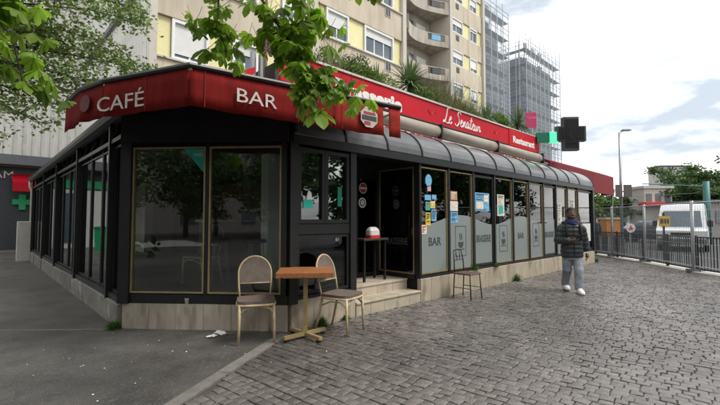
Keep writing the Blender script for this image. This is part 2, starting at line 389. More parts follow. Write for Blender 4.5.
# rows are laid at a slight angle to the facade
for row in range(0, 248):
    a = -2.2 + row*PW; s_ = -8 + U(0, .1)
    wob0, wob1 = U(0, 6), U(0, 6)
    while s_ < 11:
        ln = U(.082, .135); aa = a + .012*math.sin(s_*1.1 + row*.06 + wob0*.15)
        cx, cy = aa*ca_ - (s_+ln/2)*sa_, aa*sa_ + (s_+ln/2)*ca_
        s_ += ln
        if cy > 4.44 and cx < 15.7: continue
        if cy > kv(cx) - .045 and cx < 3.1: continue
        if cx < -.6 or cy < -4.5 or not inside_fence(cx, cy): continue
        p = Vector((cx, cy, 0)); d = p.dot(FW); r = p.dot(RT)
        if d < 2.3 or abs(r) > d*.95 + .6 or d > 19: continue
        setts.append((d, r, cx, cy, PW/2 - U(.001,.004), ln/2 - U(.001,.005)))
setts.sort(key=lambda t: t[0])
tones = [.80, .88, .94, 1.0, 1.06, 1.14, .84, 1.03, .97]
variants = []
for k in range(18):
    b = MB(); sett_geo(b, 0, 0, .042, .050, 0, U(.004,.010), (random.gauss(0,.0013), random.gauss(0,.0013)))
    me = b.mesh('sett', M['sett'], fix=False); at = me.attributes.new('tone', 'FLOAT', 'POINT')
    tv = tones[k % 9]*U(.92,1.08)
    for dd in at.data: dd.value = tv
    variants.append(me)
from mathutils import noise as mnoise
def patch(x_, y_): return 1 + .42*mnoise.noise(Vector((x_*.55, y_*.55, 3.1))) + .25*mnoise.noise(Vector((x_*1.7, y_*1.7, 9.2)))
sv = sorted(range(18), key=lambda k: variants[k].attributes['tone'].data[0].value)
nsingle = 0; rest = MB(); rtone = []
for d, r, cx, cy, hx, hy in setts:
    vis = abs(r) < d*.9 and d > 3.05
    if vis and nsingle < 300:
        o = inst('sett', variants[sv[max(0, min(17, int(8.5 + (patch(cx,cy)-1)*16 + random.gauss(0,4))))]], paving, (cx, cy, U(-.004, .004)), RA + U(-.03,.03), scale=(hx/.042, hy/.050, 1)); nsingle += 1
    else:
        k0 = len(rest.v); sett_geo(rest, cx, cy, hx, hy, U(-.004,.004), U(.004,.010), (random.gauss(0,.0013), random.gauss(0,.0013)), RA + U(-.03,.03))
        rtone += [random.choice(tones)*U(.9,1.1)*patch(cx, cy)]*(len(rest.v)-k0)
ro = rest.build('sett_field', M['sett'], paving, fix=False); ro['kind'] = 'stuff'
at = ro.data.attributes.new('tone', 'FLOAT', 'POINT'); at.data.foreach_set('value', rtone)

# ------------------------------------------------------------ cafe pavilion
cafe = thing('cafe_pavilion', 'black framed corner cafe with gold edged windows, curved grey canopy and stone plinth', 'cafe', (1.45, 4.48, 0))
FV = 4.53                                                          # glass line of the street side
A = Vector((1.45, 6.2, 0)); B = Vector((3.0, 4.5, 0)); AB = (B - A).normalized(); LAB = (B - A).length
# plinth
pl = MB(); pl.slab([(1.52,18.8),(1.52,6.24),(3.02,4.56),(4.18,4.56),(4.18,5.46),(5.80,5.46),(5.80,4.56),(15.6,4.56),(15.6,9),(9,9),(9,18.8)], -.2, .385)
plinth = pl.build('plinth', M['black_dull'], cafe)
x = 5.79
while x < 15.55:
    x2 = min(x + .305, 15.6); b = MB(); b.cbox(x+.002, x2-.002, 4.475+U(-.003,.003), 4.557, -.1, .40+U(-.004,.004), .006); b.build('stone_slab', M['plinth'], plinth); x = x2
for x, x2 in ((3.03,3.4),(3.404,3.79),(3.794,4.18)):
    b = MB(); b.box(x, x2, 4.478, 4.557, -.1, .385); b.build('stone_slab', M['plinth'], plinth)
n = 6
for i in range(n):
    b = MB(); b.obox(A, AB, .03 + i*(LAB-.04)/n, .03 + (i+1)*(LAB-.04)/n - .005, -.04, .03 + U(-.003,.003), -.1, .335)
    b.build('stone_slab', M['plinth_worn'], plinth)
y = 6.23
while y < 18.7:
    y2 = min(y + U(1.0,1.4), 18.75); b = MB(); b.cbox(1.40+U(-.01,.01), 1.518, y+.003, y2-.003, -.1, .32 + U(-.012,.012), .012); b.build('stone_slab', M['concrete'], plinth); y = y2
# end pier of the side wall
b = MB(); b.cbox(1.05, 1.5, 18.8, 19.3, -.1, 1.42, .02); b.build('end_pier', M['offwhite'], cafe)
# sills
b = MB(); b.box(5.80, 15.6, 4.49, 4.6, .401, .455); b.build('sill', M['black'], cafe)
b = MB(); b.obox(A, AB, .01, LAB-.01, -.06, .015, .338, .46); b.build('sill', M['black'], cafe)
b = MB(); b.box(1.43, 1.53, 6.24, 18.75, .335, .40); b.build('sill', M['black'], cafe)
b = MB(); b.box(3.03, 4.17, 4.485, 4.6, .388, .43); b.build('sill', M['black'], cafe)
# entrance steps
st = MB(); st.box(4.2, 5.78, 4.50, 5.46, -.1, .17); step_root = st.build('entrance_step', M['concrete'], cafe)
for i in range(5):
    x0 = 4.2 + i*.316
    b = MB(); b.cbox(x0+.002, x0+.312, 4.46, 4.80, .172, .2, .006); b.build('step_tile', M['step'], step_root)
    b = MB(); b.box(x0+.002, x0+.312, 4.478, 4.499, -.05, .17); b.build('step_tile', M['step'], step_root)
b = MB(); b.box(4.2, 5.78, 4.81, 5.46, .17, .35); step2 = b.build('entrance_step', M['concrete'], cafe)
for i in range(4):
    x0 = 4.2 + i*.395
    b = MB(); b.cbox(x0+.002, x0+.391, 4.775, 5.455, .352, .385, .006); b.build('step_tile', M['step'], step2)
    b = MB(); b.box(x0+.002, x0+.391, 4.79, 4.808, .2, .35); b.build('step_tile', M['step'], step2)
# interior: floor, ceiling and back walls
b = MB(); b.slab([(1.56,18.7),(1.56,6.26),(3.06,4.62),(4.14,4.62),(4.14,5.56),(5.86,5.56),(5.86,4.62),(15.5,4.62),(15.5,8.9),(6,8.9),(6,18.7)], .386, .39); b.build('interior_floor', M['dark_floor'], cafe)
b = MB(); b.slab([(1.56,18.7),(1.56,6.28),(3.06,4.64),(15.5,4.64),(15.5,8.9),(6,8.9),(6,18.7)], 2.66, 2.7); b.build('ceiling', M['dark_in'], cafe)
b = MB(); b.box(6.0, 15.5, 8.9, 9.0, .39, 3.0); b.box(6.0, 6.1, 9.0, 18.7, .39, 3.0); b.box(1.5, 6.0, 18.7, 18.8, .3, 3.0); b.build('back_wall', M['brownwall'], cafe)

def pane_set(parent_mat_frame, o, ax, l0, l1, z0, z1, fw_=.035, depth=.06, glassm='glass', name='window'):
    """frame (part) with a pane (sub-part) in it"""
    f = MB()
    f.obox(o, ax, l0, l1, -depth/2, depth/2, z0, z0+fw_); f.obox(o, ax, l0, l1, -depth/2, depth/2, z1-fw_, z1)
    f.obox(o, ax, l0, l0+fw_, -depth/2, depth/2, z0+fw_, z1-fw_); f.obox(o, ax, l1-fw_, l1, -depth/2, depth/2, z0+fw_, z1-fw_)
    fo = f.build(name, parent_mat_frame, cafe)
    g = MB(); g.obox(o, ax, l0+fw_-.004, l1-fw_+.004, -.004, .004, z0+fw_-.004, z1-fw_+.004)
    g.build('pane', M[glassm], fo)
    return fo
def frost_wave(fo, l0, l1, z0):
    poly = [(l0, z0)] + [(l1, z0)] + [(l1 + (l0-l1)*i/14, 1.46 + .10*math.cos(2*math.pi*((l1 + (l0-l1)*i/14) - 7.18)/2.76)) for i in range(15)]
    g = MB(); g.prism(poly, lambda a, b_, t: (a, t, b_), FV-.0075, FV-.0055); g.build('frosted_film', M['frost'], fo)
# street side bays
PITCH = .92; U0 = 5.80
mullion = MB(); mullion.box(-.03, .03, -.05, .05, .456, 2.49); mme = mullion.mesh('mullion', M['black'])
frames = []
for k in range(9):
    l0 = U0 + k*PITCH; dark = k in (2, 6)
    fo = pane_set(M['black'] if dark else M['gold'], (0, FV), (1,0), l0+.034, l0+PITCH-.034, .47, 2.44, .022 if not dark else .05)
    frost_wave(fo, l0+.06, l0+PITCH-.06, .495 if not dark else .52); frames.append(fo)
for k in range(10): inst('mullion', mme, cafe, (U0 + k*PITCH, FV, 0))
fo = pane_set(M['black'], (0, FV), (1,0), 14.12, 15.5, .47, 2.44, .05)
b = MB(); b.box(15.5, 15.62, 4.46, 4.6, .40, 2.6); b.build('corner_post', M['black'], cafe)
def ps(fo, x0, x1, z0, z1, m, name='poster', k=0):
    b_ = MB(); b_.box(x0, x1, FV-.0115-.004*k, FV-.0085-.004*k, z0, z1); o_ = b_.build(name, m, fo)
    if z1 - z0 > .12 and k == 0:                       # printed lines and a picture block
        rp_ = random.Random(int(x0*1000+z0*100)); q = MB(); z = z1 - .025; pw = x1 - x0; y_ = FV-.0135
        q.box(x0+pw*.12, x1-pw*.12, y_-.001, y_, z-.02, z); z -= .035
        while z > z0 + .03:
            q.box(x0+pw*.12, x0+pw*rp_.uniform(.45,.88), y_-.001, y_, z-.008, z); z -= rp_.choice((.018,.018,.04))
        q.build('poster_print', rp_.choice((M['letter_dark'], M['navy'], M['red_paint'], M['letter_white'])), fo)
    return o_
def ptext(fo, t, h, x, z, wd, m='letter_dark'): return lettering(t, h, M[m], fo, (x, FV-.0095, z), (1,0,0), width=wd, depth=.001, bold=.004)
ptext(frames[0], 'BAR', .16, 6.28, .98, .40); ptext(frames[2], 'BRASSERIE', .16, 8.10, .98, .62)
ptext(frames[4], 'BAR', .15, 9.94, 1.0, .34); ptext(frames[6], 'BRASSERIE', .16, 11.78, .98, .62)
def cup_icon(fo, x, z, s=1.):
    b_ = MB()
    def ring(x0, x1, z0, z1, t):
        for q in ((x0,x1,z0,z0+t),(x0,x1,z1-t,z1),(x0,x0+t,z0+t,z1-t),(x1-t,x1,z0+t,z1-t)): b_.box(q[0],q[1],FV-.0105,FV-.0085,q[2],q[3])
    ring(x-.2*s, x+.2*s, z-.3*s, z+.32*s, .014)
    b_.prism([(-.1,.02),(-.085,-.06),(-.04,-.1),(.04,-.1),(.085,-.06),(.1,.02)], lambda a,c,t: (x+a*s, t, z+c*s-.03), FV-.0105, FV-.0085)
    b_.box(x-.13*s, x+.13*s, FV-.0105, FV-.0085, z-.17*s, z-.15*s)
    for i in (-1,0,1): b_.tube([(x+i*.04*s+.012*math.sin(q*1.6), FV-.0095, z+.03*s+q*.035*s) for q in range(5)], .006, 4)
    return b_.build('cup_motif', M['letter_dark'], fo)
cup_icon(frames[1], 7.18, 1.02); cup_icon(frames[3], 9.02, 1.02); cup_icon(frames[5], 10.86, 1.06)
# papers stuck inside the glass
b = MB(); b.prism([(.1*math.cos(i*math.pi/6), .12*math.sin(i*math.pi/6)) for i in range(12)], lambda a,c,t: (6.10+a, t, 2.20+c), FV-.0115, FV-.0085); b.build('poster', M['blue_paper'], frames[0])
ps(frames[0], 6.06, 6.17, 2.0, 2.1, M['pink_paper'])
ps(frames[0], 5.98, 6.17, 1.83, 1.93, M['blue_paper']); ps(frames[0], 6.20, 6.34, 1.85, 1.94, M['blue_paper'])
ps(frames[0], 6.0, 6.14, 1.64, 1.8, M['teal']); ps(frames[0], 6.15, 6.3, 1.68, 1.82, M['yellow_paper'])
ps(frames[0], 6.0, 6.15, 1.36, 1.6, M['yellow_paper']); ps(frames[0], 6.18, 6.34, 1.44, 1.66, M['blue_paper'])
ps(frames[0], 5.87, 6.03, 1.2, 1.37, M['cream_paper'])
ps(frames[1], 6.82, 7.06, 1.86, 2.04, M['orange_paper']); ps(frames[1], 6.80, 7.08, 1.64, 1.84, M['cream_paper']); ps(frames[1], 6.82, 7.08, 1.40, 1.62, M['blue_paper'])
b = ps(frames[2], 7.72, 8.36, 1.66, 2.06, M['blue_paper']); ps(frames[2], 7.80, 8.10, 1.70, 1.86, M['cream_paper'], k=1); ps(frames[2], 8.12, 8.32, 1.86, 2.02, M['cream_paper'], k=1)
ps(frames[3], 8.74, 9.08, 1.56, 2.06, M['cream_paper']); ps(frames[3], 8.80, 9.02, 1.62, 1.80, M['teal'], k=1)
ps(frames[7], 12.42, 12.72, 1.4, 1.95, M['cream_paper']); ps(frames[8], 13.5, 13.8, 1.5, 2.1, M['cream_paper'])
b = MB(); b.box(14.55, 15.35, FV-.0115, FV-.0085, .75, 1.35); b.build('poster', M['white'], fo)
# window beside the entrance
b = MB(); b.box(2.99, 3.12, 4.46, 4.62, .34, 2.6); b.build('corner_post', M['black'], cafe)
b = MB(); b.box(4.08, 4.20, 4.47, 4.62, .386, 2.49); b.build('corner_post', M['black'], cafe)
b = MB(); b.box(3.12, 4.08, 4.49, 4.60, 1.26, 1.40); b.build('transom', M['black'], cafe)
w1 = pane_set(M['black'], (0, FV), (1,0), 3.13, 3.60, 1.41, 2.46, .055, .08); w2 = pane_set(M['black'], (0, FV), (1,0), 3.605, 4.07, 1.41, 2.46, .055, .08)
w3 = pane_set(M['black'], (0, FV), (1,0), 3.13, 4.07, .44, 1.25, .04, .06, 'glass_dark')
b = MB(); b.box(3.24, 3.40, FV-.0115, FV-.0085, 1.62, 1.74); b.build('sticker', M['teal'], w1)
b = MB(); b.prism([(-.05,0),(.05,0),(.035,.1),(-.01,.13),(-.03,.09)], lambda a,c,t: (3.34+a, t, 1.742+c), FV-.0115, FV-.0085); b.build('sticker', M['white'], w1)
b = MB(); b.box(3.86, 3.94, FV-.0115, FV-.0085, 1.66, 1.95); b.build('sticker', M['green_dark'], w2)
lettering('81', .06, M['letter_cream'], w3, (3.86, FV-.0085, 1.15), (1,0,0), depth=.001)
# chamfered corner windows
b = MB(); b.obox(A, AB, -.03, .12, -.08, .06, .336, 2.6); b.build('corner_post', M['black'], cafe)
b = MB(); b.obox(A, AB, 1.155, 1.20, -.05, .03, .462, 2.5); b.build('mullion', M['black'], cafe)
b = MB(); b.obox(A, AB, 2.20, LAB-.03, -.07, .045, .462, 2.5); b.build('corner_post', M['black'], cafe)
c1 = pane_set(M['gold'], A, AB, .125, 1.15, .475, 2.45, .022, .05); c2 = pane_set(M['gold'], A, AB, 1.205, 2.195, .475, 2.45, .022, .05)
tri = MB(); tri.prism([(1.12,2.42),(.84,2.42),(1.12,2.1)], lambda a,c,t: A + AB*a + Vector((AB.y,-AB.x,0))*t + Vector((0,0,c)), .0055, .0085); tri.build('sticker', M['teal'], c1)
tm = lettering('WiFi', .05, M['white'], c1, A + AB*1.04 + Vector((AB.y,-AB.x,0))*.0095 + Vector((0,0,2.32)), AB, depth=.0008)
# side street windows
ys = [6.3, 6.95, 7.7, 8.6, 9.7, 10.4, 10.95, 11.9, 12.6, 13.4, 14.1, 15.3, 16.0, 16.9, 17.8, 18.7]
side = []
for i, (a_, b_) in enumerate(zip(ys[:-1], ys[1:])):
    side.append(pane_set(M['black'], (1.5, 0), (0,1), a_+.02, b_-.02, .41, 2.56, .03, .05, 'glass_side'))
sm = MB(); sm.box(-.03, .03, -.02, .02, .336, 2.6); smm = sm.mesh('mullion', M['black'])
for y in ys[1:]: inst('mullion', smm, cafe, (1.5, y, 0))
bp_ = MB(); bp_.box(-.035, .035, -.035, .035, .30, 2.96); bpm = bp_.mesh('post', M['black'])
for y in (6.95, 9.7, 12.6, 15.3, 18.6): inst('post', bpm, cafe, (1.435, y, 0))
g = MB(); g.box(1.512, 1.516, 8.66, 9.6, .5, 1.5); g.build('sticker', M['orange_paper'], side[3])
g = MB(); g.box(1.5055, 1.508, 6.40, 6.88, .46, 2.5); g.build('frosted_film', M['frost'], side[0])
# eave beams, fascias, roof
b = MB(); b.box(3.02, 15.62, 4.44, 4.64, 2.49, 2.62); b.build('eave_beam', M['black'], cafe)
b = MB(); b.obox(A, AB, -.02, LAB+.0, -.10, .08, 2.51, 2.98); b.build('eave_beam', M['black_dull'], cafe)
b = MB(); b.box(1.42, 1.56, 6.24, 18.75, 2.6, 2.66); b.build('eave_beam', M['black'], cafe)
# sloping dark panels above the side windows, with ribs
y = 6.3
while y < 18.6:
    y2 = min(y + .78, 18.7)
    b = MB(); b.prism([(1.47,2.662),(1.50,2.662),(1.62,2.80),(1.64,3.0),(1.60,3.0),(1.58,2.82)], lambda a,c,t: (a, t, c), y+.02, y2-.02); b.build('canopy_panel', M['canopy'], cafe)
    b = MB(); b.prism([(1.43,2.662),(1.47,2.662),(1.58,2.82),(1.60,2.97),(1.55,2.97),(1.53,2.84)], lambda a,c,t: (a, t, c), y-.018, y+.018); b.build('canopy_rib', M['black'], cafe); y = y2
gt = MB(); gt.prism([(1.30,2.95),(1.32,2.90),(1.38,2.875),(1.46,2.89),(1.49,2.95),(1.49,3.01),(1.30,3.01)], lambda a,c,t: (a, t, c), 6.0, 19.0); gut = gt.build('gutter', M['black'], cafe)
b = MB(); b.tube([(1.36,18.95,2.88),(1.36,18.95,2.7),(1.42,18.95,2.55),(1.42,18.95,.1)], .045, 8); b.build('downpipe', M['offwhite'], cafe, True)
b = MB(); b.slab([(1.46,18.8),(1.46,6.3),(3.02,4.66),(3.95,5.42),(15.6,5.42),(15.6,18.8)], 3.012, 3.09); b.build('roof', M['roof_felt'], cafe)
# curved canopy over the street side
def prof(t):
    a = t*R(78); return FV - .10 + .98*(1 - math.cos(a)), 2.62 + .61*math.sin(a)
ks = [3.04 + i*PITCH for i in range(13)] + [15.5]
for a_, b_ in zip(ks[:-1], ks[1:]):
    poly = [prof(i/9) for i in range(10)] + [(q[0]+.012, q[1]-.012) for q in [prof(i/9) for i in range(9,-1,-1)]]
    p = MB(); k0 = 0
    p.prism(poly, lambda y_, z_, t: (t, y_, z_), a_+.016, b_-.016); p.build('canopy_panel', M['canopy'], cafe)
for a_ in ks:
    pts = [prof(i/9) for i in range(10)]
    poly = [(q[0]-.014, q[1]+.012) for q in pts] + [(q[0]+.02, q[1]-.02) for q in reversed(pts)]
    p = MB(); p.prism(poly, lambda y_, z_, t: (t, y_, z_), a_-.015, a_+.015); p.build('canopy_rib', M['black'], cafe)
for a_ in (3.03, 15.52):
    pts = [prof(i/9) for i in range(10)]
    p = MB(); p.prism(pts + [(pts[-1][0], 2.6), (FV-.05, 2.6)], lambda y_, z_, t: (t, y_, z_), a_-.012, a_-.001); p.build('canopy_end', M['black'], cafe)
b = MB(); b.box(3.04, 15.5, 5.30, 5.33, 2.66, 3.28); b.build('canopy_back', M['black_dull'], cafe)
b = MB(); b.box(3.95, 15.45, 5.22, 5.29, 3.235, 3.285); b.build('rail', M['offwhite'], cafe)
lettering('RESTAURANT', .13, M['letter_red'], cafe, (10.9, 5.215, 3.16), (1,0,0), width=2.6, depth=.006, bold=.004)
lettering('BRASSERIE', .13, M['letter_red'], cafe, (6.6, 5.215, 3.16), (1,0,0), width=1.9, depth=.006, bold=.004)
# entrance recess: side wall, glazed back with door, glazed return
b = MB(); b.box(4.15, 4.2, 4.63, 5.5, .39, 2.6); b.build('recess_wall', M['black'], cafe)
b = MB(); b.box(5.77, 5.83, 4.50, 4.6, .456, 2.49); b.build('corner_post', M['black'], cafe)
rp = pane_set(M['gold'], (5.80, 0), (0,1), 4.62, 5.5, .47, 2.44, .022, .05, 'glass_dark')
b = MB(); b.box(5.78, 5.84, 4.61, 5.5, .386, .465); b.build('sill', M['black'], cafe)
lettering('BRASSERIE', .13, M['letter_dark'], rp, (5.792, 5.08, 1.0), (0,-1,0), width=.6, depth=.001, bold=.004)
b = MB(); b.box(4.2, 5.77, 5.48, 5.54, 2.3, 2.62); b.build('transom', M['black'], cafe)
dr = pane_set(M['black'], (0, 5.5), (1,0), 4.24, 5.12, .40, 2.3, .09, .06, 'glass_dark', 'door')
b = MB(); b.tube([(5.0,5.44,1.1),(5.0,5.41,1.1),(5.0,5.41,1.6),(5.0,5.44,1.6)], .014, 8); b.build('handle', M['grey_metal'], dr, True)
db = pane_set(M['black'], (0, 5.5), (1,0), 5.125, 5.74, .40, 2.3, .06, .06, 'glass_dark', 'window')
def disc(c, r, m, par, y0, y1, nm='sticker'):
    b_ = MB(); b_.prism([(r*math.cos(i*math.pi/9), r*math.sin(i*math.pi/9)) for i in range(18)], lambda a,q,t: (c[0]+a, t, c[1]+q), y0, y1); return b_.build(nm, m, par)
disc((5.33,2.07), .105, M['letter_white'], db, 5.490, 5.493); disc((5.33,2.07), .09, M['letter_red'], db, 5.487, 5.490)
b = MB(); b.box(5.25, 5.41, 5.484, 5.487, 2.05, 2.09); b.build('sticker', M['letter_white'], db)
disc((5.31,1.79), .10, M['letter_white'], db, 5.490, 5.493); disc((5.31,1.79), .07, M['cross_grey'], db, 5.487, 5.490); disc((5.31,1.79), .05, M['letter_white'], db, 5.484, 5.487)
disc((5.26,2.24), .03, M['orange_paper'], db, 5.487, 5.490)

# ------------------------------------------------------------ roof sign, blind cassette, terrace
ter = thing('roof_terrace', 'planted flat roof terrace behind the red fascia sign', 'terrace', (8, 5.6, 3.1))
b = MB(); b.box(3.5, 13.45, 5.53, 5.7, 3.092, 4.16); b.build('parapet', M['concrete'], ter)
b = MB(); b.box(2.7, 15.6, 5.72, 14.5, 3.092, 3.5); b.build('deck', M['roof_felt'], ter)
b = MB(); b.box(3.52, 13.4, 5.702, 6.9, 3.6, 4.10); b.build('planting_bed', M['soil'], ter)
b = MB(); b.box(3.44, 13.48, 5.43, 5.72, 4.19, 4.215); b.build('coping', M['offwhite'], ter)
sg = thing('fascia_sign', 'long red shop fascia with white Brasserie and Restaurant lettering', 'shop sign', (8, 5.45, 3.69))
b = MB(); b.box(3.45, 11.30, 5.45, 5.525, 3.69, 4.188); b.build('panel', M['sign_red'], sg)
b = MB(); b.box(11.31, 13.46, 5.435, 5.525, 3.68, 4.188); b.build('panel', M['sign_red'], sg)
for z in (3.675, 4.172):
    b = MB(); b.box(3.45, 11.3, 5.425, 5.449, z, z+.022); b.build('trim', M['black'] if z < 4 else M['offwhite'], sg)
lettering('Brasserie', .29, M['letter_white'], sg, (5.5, 5.446, 3.745), (1,0,0), width=1.85, depth=.005, bold=.02)
SCRIPT = {'L': ([[(.55,.95),(.42,1),(.36,.9),(.34,.5),(.22,.1),(.05,.02),(.1,.14),(.3,.06),(.55,.0),(.66,.1)]], .62),
 'e': ([[(0,.2),(.2,.3),(.26,.42),(.16,.47),(.08,.3),(.12,.06),(.24,.02),(.38,.16)]], .36), 'S': ([[(.62,.82),(.52,.98),(.34,.92),(.3,.72),(.46,.5),(.5,.25),(.34,.02),(.12,.02),(.04,.16)]], .62),
 'n': ([[(0,.1),(.06,.42),(.02,.02),(.14,.36),(.24,.42),(.25,.1),(.34,.04),(.4,.14)]], .40), 'a': ([[(.28,.38),(.14,.45),(.04,.2),(.1,.03),(.24,.16),(.3,.42),(.28,.1),(.34,.03),(.42,.14)]], .42),
 't': ([[(.16,.85),(.1,.3),(.12,.05),(.2,.03),(.3,.14)],[(-.02,.58),(.3,.64)]], .30), 'u': ([[(.02,.42),(.02,.12),(.1,.02),(.22,.14),(.28,.42),(.26,.1),(.32,.03),(.4,.14)]], .40),
 'r': ([[(0,.1),(.08,.42),(.12,.34),(.24,.38),(.22,.12),(.3,.03),(.4,.16)]], .40), ' ': ([], .32)}
def script_word(txt, x0, y, z0, h, par, m):
    x = 0
    for c in txt:
        st_, adv = SCRIPT[c]; b_ = MB()
        for s_ in st_:
            P = [Vector((a, b2, 0)) for a, b2 in s_]; pts = []
            for i in range(len(P)-1):
                p0, p1, p2, p3 = P[max(0,i-1)], P[i], P[i+1], P[min(len(P)-1,i+2)]
                for k in range(4):
                    t_ = k/4; pts.append(.5*((2*p1)+(p2-p0)*t_+(2*p0-5*p1+4*p2-p3)*t_*t_+(3*p1-p0-3*p2+p3)*t_**3))
            pts.append(P[-1]); b_.tube([(x0+(x+q.x+.18*q.y)*h, y, z0+q.y*h) for q in pts], h*.045, 5)
        if st_: b_.build('lettering', m, par)
        x += adv
script_word('Le Senateur', 7.92, 5.446, 3.79, .38, sg, M['letter_white'])
lettering('Restaurant', .20, M['letter_white'], sg, (12.28, 5.431, 3.80), (1,0,0), width=1.5, depth=.005, bold=.01)
for x_ in (7.45, 10.5):   # small printed flourish beside the name
    b = MB(); b.tube([(x_-.2+i*.05, 5.447, 3.93+.05*math.sin(i*1.1)) for i in range(9)], .007, 4); b.build('flourish', M['letter_red'], sg)
b = MB(); b.prism([(2.55,3.55),(3.0,3.80),(3.0,3.70),(2.55,3.45)], lambda a,c,t: (a,t,c), 5.46, 5.52); b.build('end_board', M['sign_red'], sg)
for x_ in (3.12, 3.27):
    b = MB(); b.tube([(x_,5.75,3.5),(x_,5.75,4.15)], .05, 8); b.build('vent_pipe', M['grey_metal'], ter)
cs = thing('blind_cassette', 'beige rounded blind housing running under the red fascia sign', 'awning box', (9, 5.3, 3.3))
for x0, x1 in ((4.9, 7.55), (7.57, 10.2), (10.22, 13.2)):
    b = MB(); b.tube([(x0,5.36,3.47),(x1,5.36,3.47)], .145, 16); b.build('roller_case', M['cassette'], cs, True)
for x0 in (4.88, 7.56, 10.21, 13.22):
    b = MB(); b.box(x0-.025, x0+.025, 5.2, 5.50, 3.31, 3.63); b.build('bracket', M['black'], cs)

# ------------------------------------------------------------ red corner awning
aw = thing('corner_awning', 'dark red fabric awning with CAFÉ and BAR lettering over the cafe corner', 'awning', (2.2, 5.0, 2.6))
AWP = [Vector((.80,6.45,0)), Vector((.83,5.67,0)), Vector((.97,5.1,0)), Vector((1.48,4.0,0)), Vector((4.42,3.78,0))]
ZB = [2.60, 2.60, 2.585, 2.585, 2.645]; ZT = [2.97, 2.97, 2.97, 2.975, 3.08]
BK = [Vector((1.7,6.6,3.05)), Vector((1.8,6.3,3.15)), Vector((2.0,5.9,3.25)), Vector((2.7,5.42,3.45)), Vector((4.6,5.42,3.5))]
def valance(i, m, nm='valance'):
    p, q = AWP[i], AWP[i+1]; N = max(4, int((q-p).length/.07)); b_ = MB(); vs = []; fs = []
    nrm = Vector((q-p)).normalized(); nrm = Vector((nrm.y, -nrm.x, 0))
    for side_ in (0, .006):
        for j in range(N+1):
            t = j/N; c = p.lerp(q, t); zb = ZB[i] + (ZB[i+1]-ZB[i])*t; zt = ZT[i] + (ZT[i+1]-ZT[i])*t
            ph = (p.lerp(q,t)-AWP[0]).length
            for r_ in range(4):
                h = r_/3; sway = .016*math.sin(ph*9 + i)*(1-h) + .01*math.sin(ph*23+1.3)*(1-h)
                vs.append(c + nrm*(sway - side_) + Vector((0,0, zt + (zb-zt)*(1-h) + (.004*math.sin(ph*11+.5) if r_ == 0 else 0))))
    K = (N+1)*4
    for j in range(N):
        for r_ in range(3):
            a_ = j*4+r_; fs.append((a_, a_+4, a_+5, a_+1)); fs.append((K+a_, K+a_+1, K+a_+5, K+a_+4))
        a_ = j*4; fs.append((a_, K+a_, K+a_+4, a_+4)); a_ += 3; fs.append((a_, a_+4, K+a_+4, K+a_))
    fs.append((0,1,K+1,K)); fs.append((1,2,K+2,K+1)); fs.append((2,3,K+3,K+2)); e = N*4
    for r_ in range(3): fs.append((e+r_, K+e+r_, K+e+r_+1, e+r_+1))
    b_.add(vs, fs); return b_.build(nm, m, aw, True)
mats = [M['awning'], M['awning'], M['awning'], M['awning']]
# the long face: dark front half, faded end with the torn flap
vals = [valance(i, M['awning']) for i in range(3)]
mid = AWP[3].lerp(AWP[4], .60); end = AWP[4]; c_ = AWP[3].lerp(AWP[4], .885); d2 = AWP[3].lerp(AWP[4], .925)
def seg(p, q, z0, z1, m):
    global AWP, ZB, ZT
    S_ = (AWP, ZB, ZT); AWP = [p, q]; ZB = z0; ZT = z1; o_ = valance(0, m); AWP, ZB, ZT = S_; return o_
zb = lambda t: 2.585 + .06*t
zt = lambda t: 2.975 + .105*t
vals.append(seg(AWP[3], mid, [zb(0), zb(.6)], [zt(0), zt(.6)], M['awning']))
v5 = seg(mid, c_, [zb(.6), zb(.885)], [zt(.6), zt(.885)], M['awning_worn']); vals.append(v5)
vals.append(seg(d2, end, [zb(.925), zb(1)], [zt(.925), zt(1)], M['awning_worn']))
def on_val(p, q, t, z, off=.02):
    n_ = Vector((q-p)).normalized(); n_ = Vector((n_.y,-n_.x,0)); c = p.lerp(q, t); return Vector((c.x,c.y,z)) + n_*off
for k_, (p, q, i_, ts) in enumerate(((AWP[2],AWP[3],2,(.52,)),(AWP[3],AWP[4],3,(.05,.42,.64)))):
    for t_ in ts:
        a0 = on_val(p, q, t_, ZB[i_]+(ZB[i_+1]-ZB[i_])*t_, .012); a1 = on_val(p, q, t_, ZT[i_]+(ZT[i_+1]-ZT[i_])*t_, .004)
        b = MB(); b.tube([a0 + Vector((0,0,.01)), a0.lerp(a1,.5), a1], .006, 5); b.build('seam', M['awning2'], aw)
fb = MB(); fb.tube([Vector((p.x, p.y, z+.02)) for p, z in zip(AWP, ZT)], .032, 8); fb.build('front_bar', M['black'], aw)
tp = MB()
for i in range(4):
    p, q = AWP[i], AWP[i+1]
    a0, a1, c0, c1_ = Vector((p.x,p.y,ZT[i]+.02)), Vector((q.x,q.y,ZT[i+1]+.02)), BK[i], BK[i+1]
    d0 = Vector((0,0,.006)); tp.add([a0,a1,c1_,c0,a0-d0,a1-d0,c1_-d0,c0-d0], [(0,1,2,3),(7,6,5,4),(0,4,5,1),(1,5,6,2),(2,6,7,3),(3,7,4,0)])
tp.build('canvas_top', M['awning'], aw)
for p, z, q in ((AWP[2],ZT[2],BK[2]), (AWP[3],ZT[3],BK[3]), (AWP[4],ZT[4],BK[4])):
    b = MB(); m_ = (Vector((p.x,p.y,z)) + q)/2 + Vector((.35,.0,-.12)); b.tube([(p.x,p.y,z-.02), m_, q - Vector((0,0,.1))], .02, 6); b.build('folding_arm', M['grey_metal'], aw)
lettering('CAFÉ', .165, M['letter_awning'], aw, on_val(AWP[2], AWP[3], .23, 2.64, .03), AWP[3]-AWP[2], up=(0,0,1), width=.70, depth=.002)
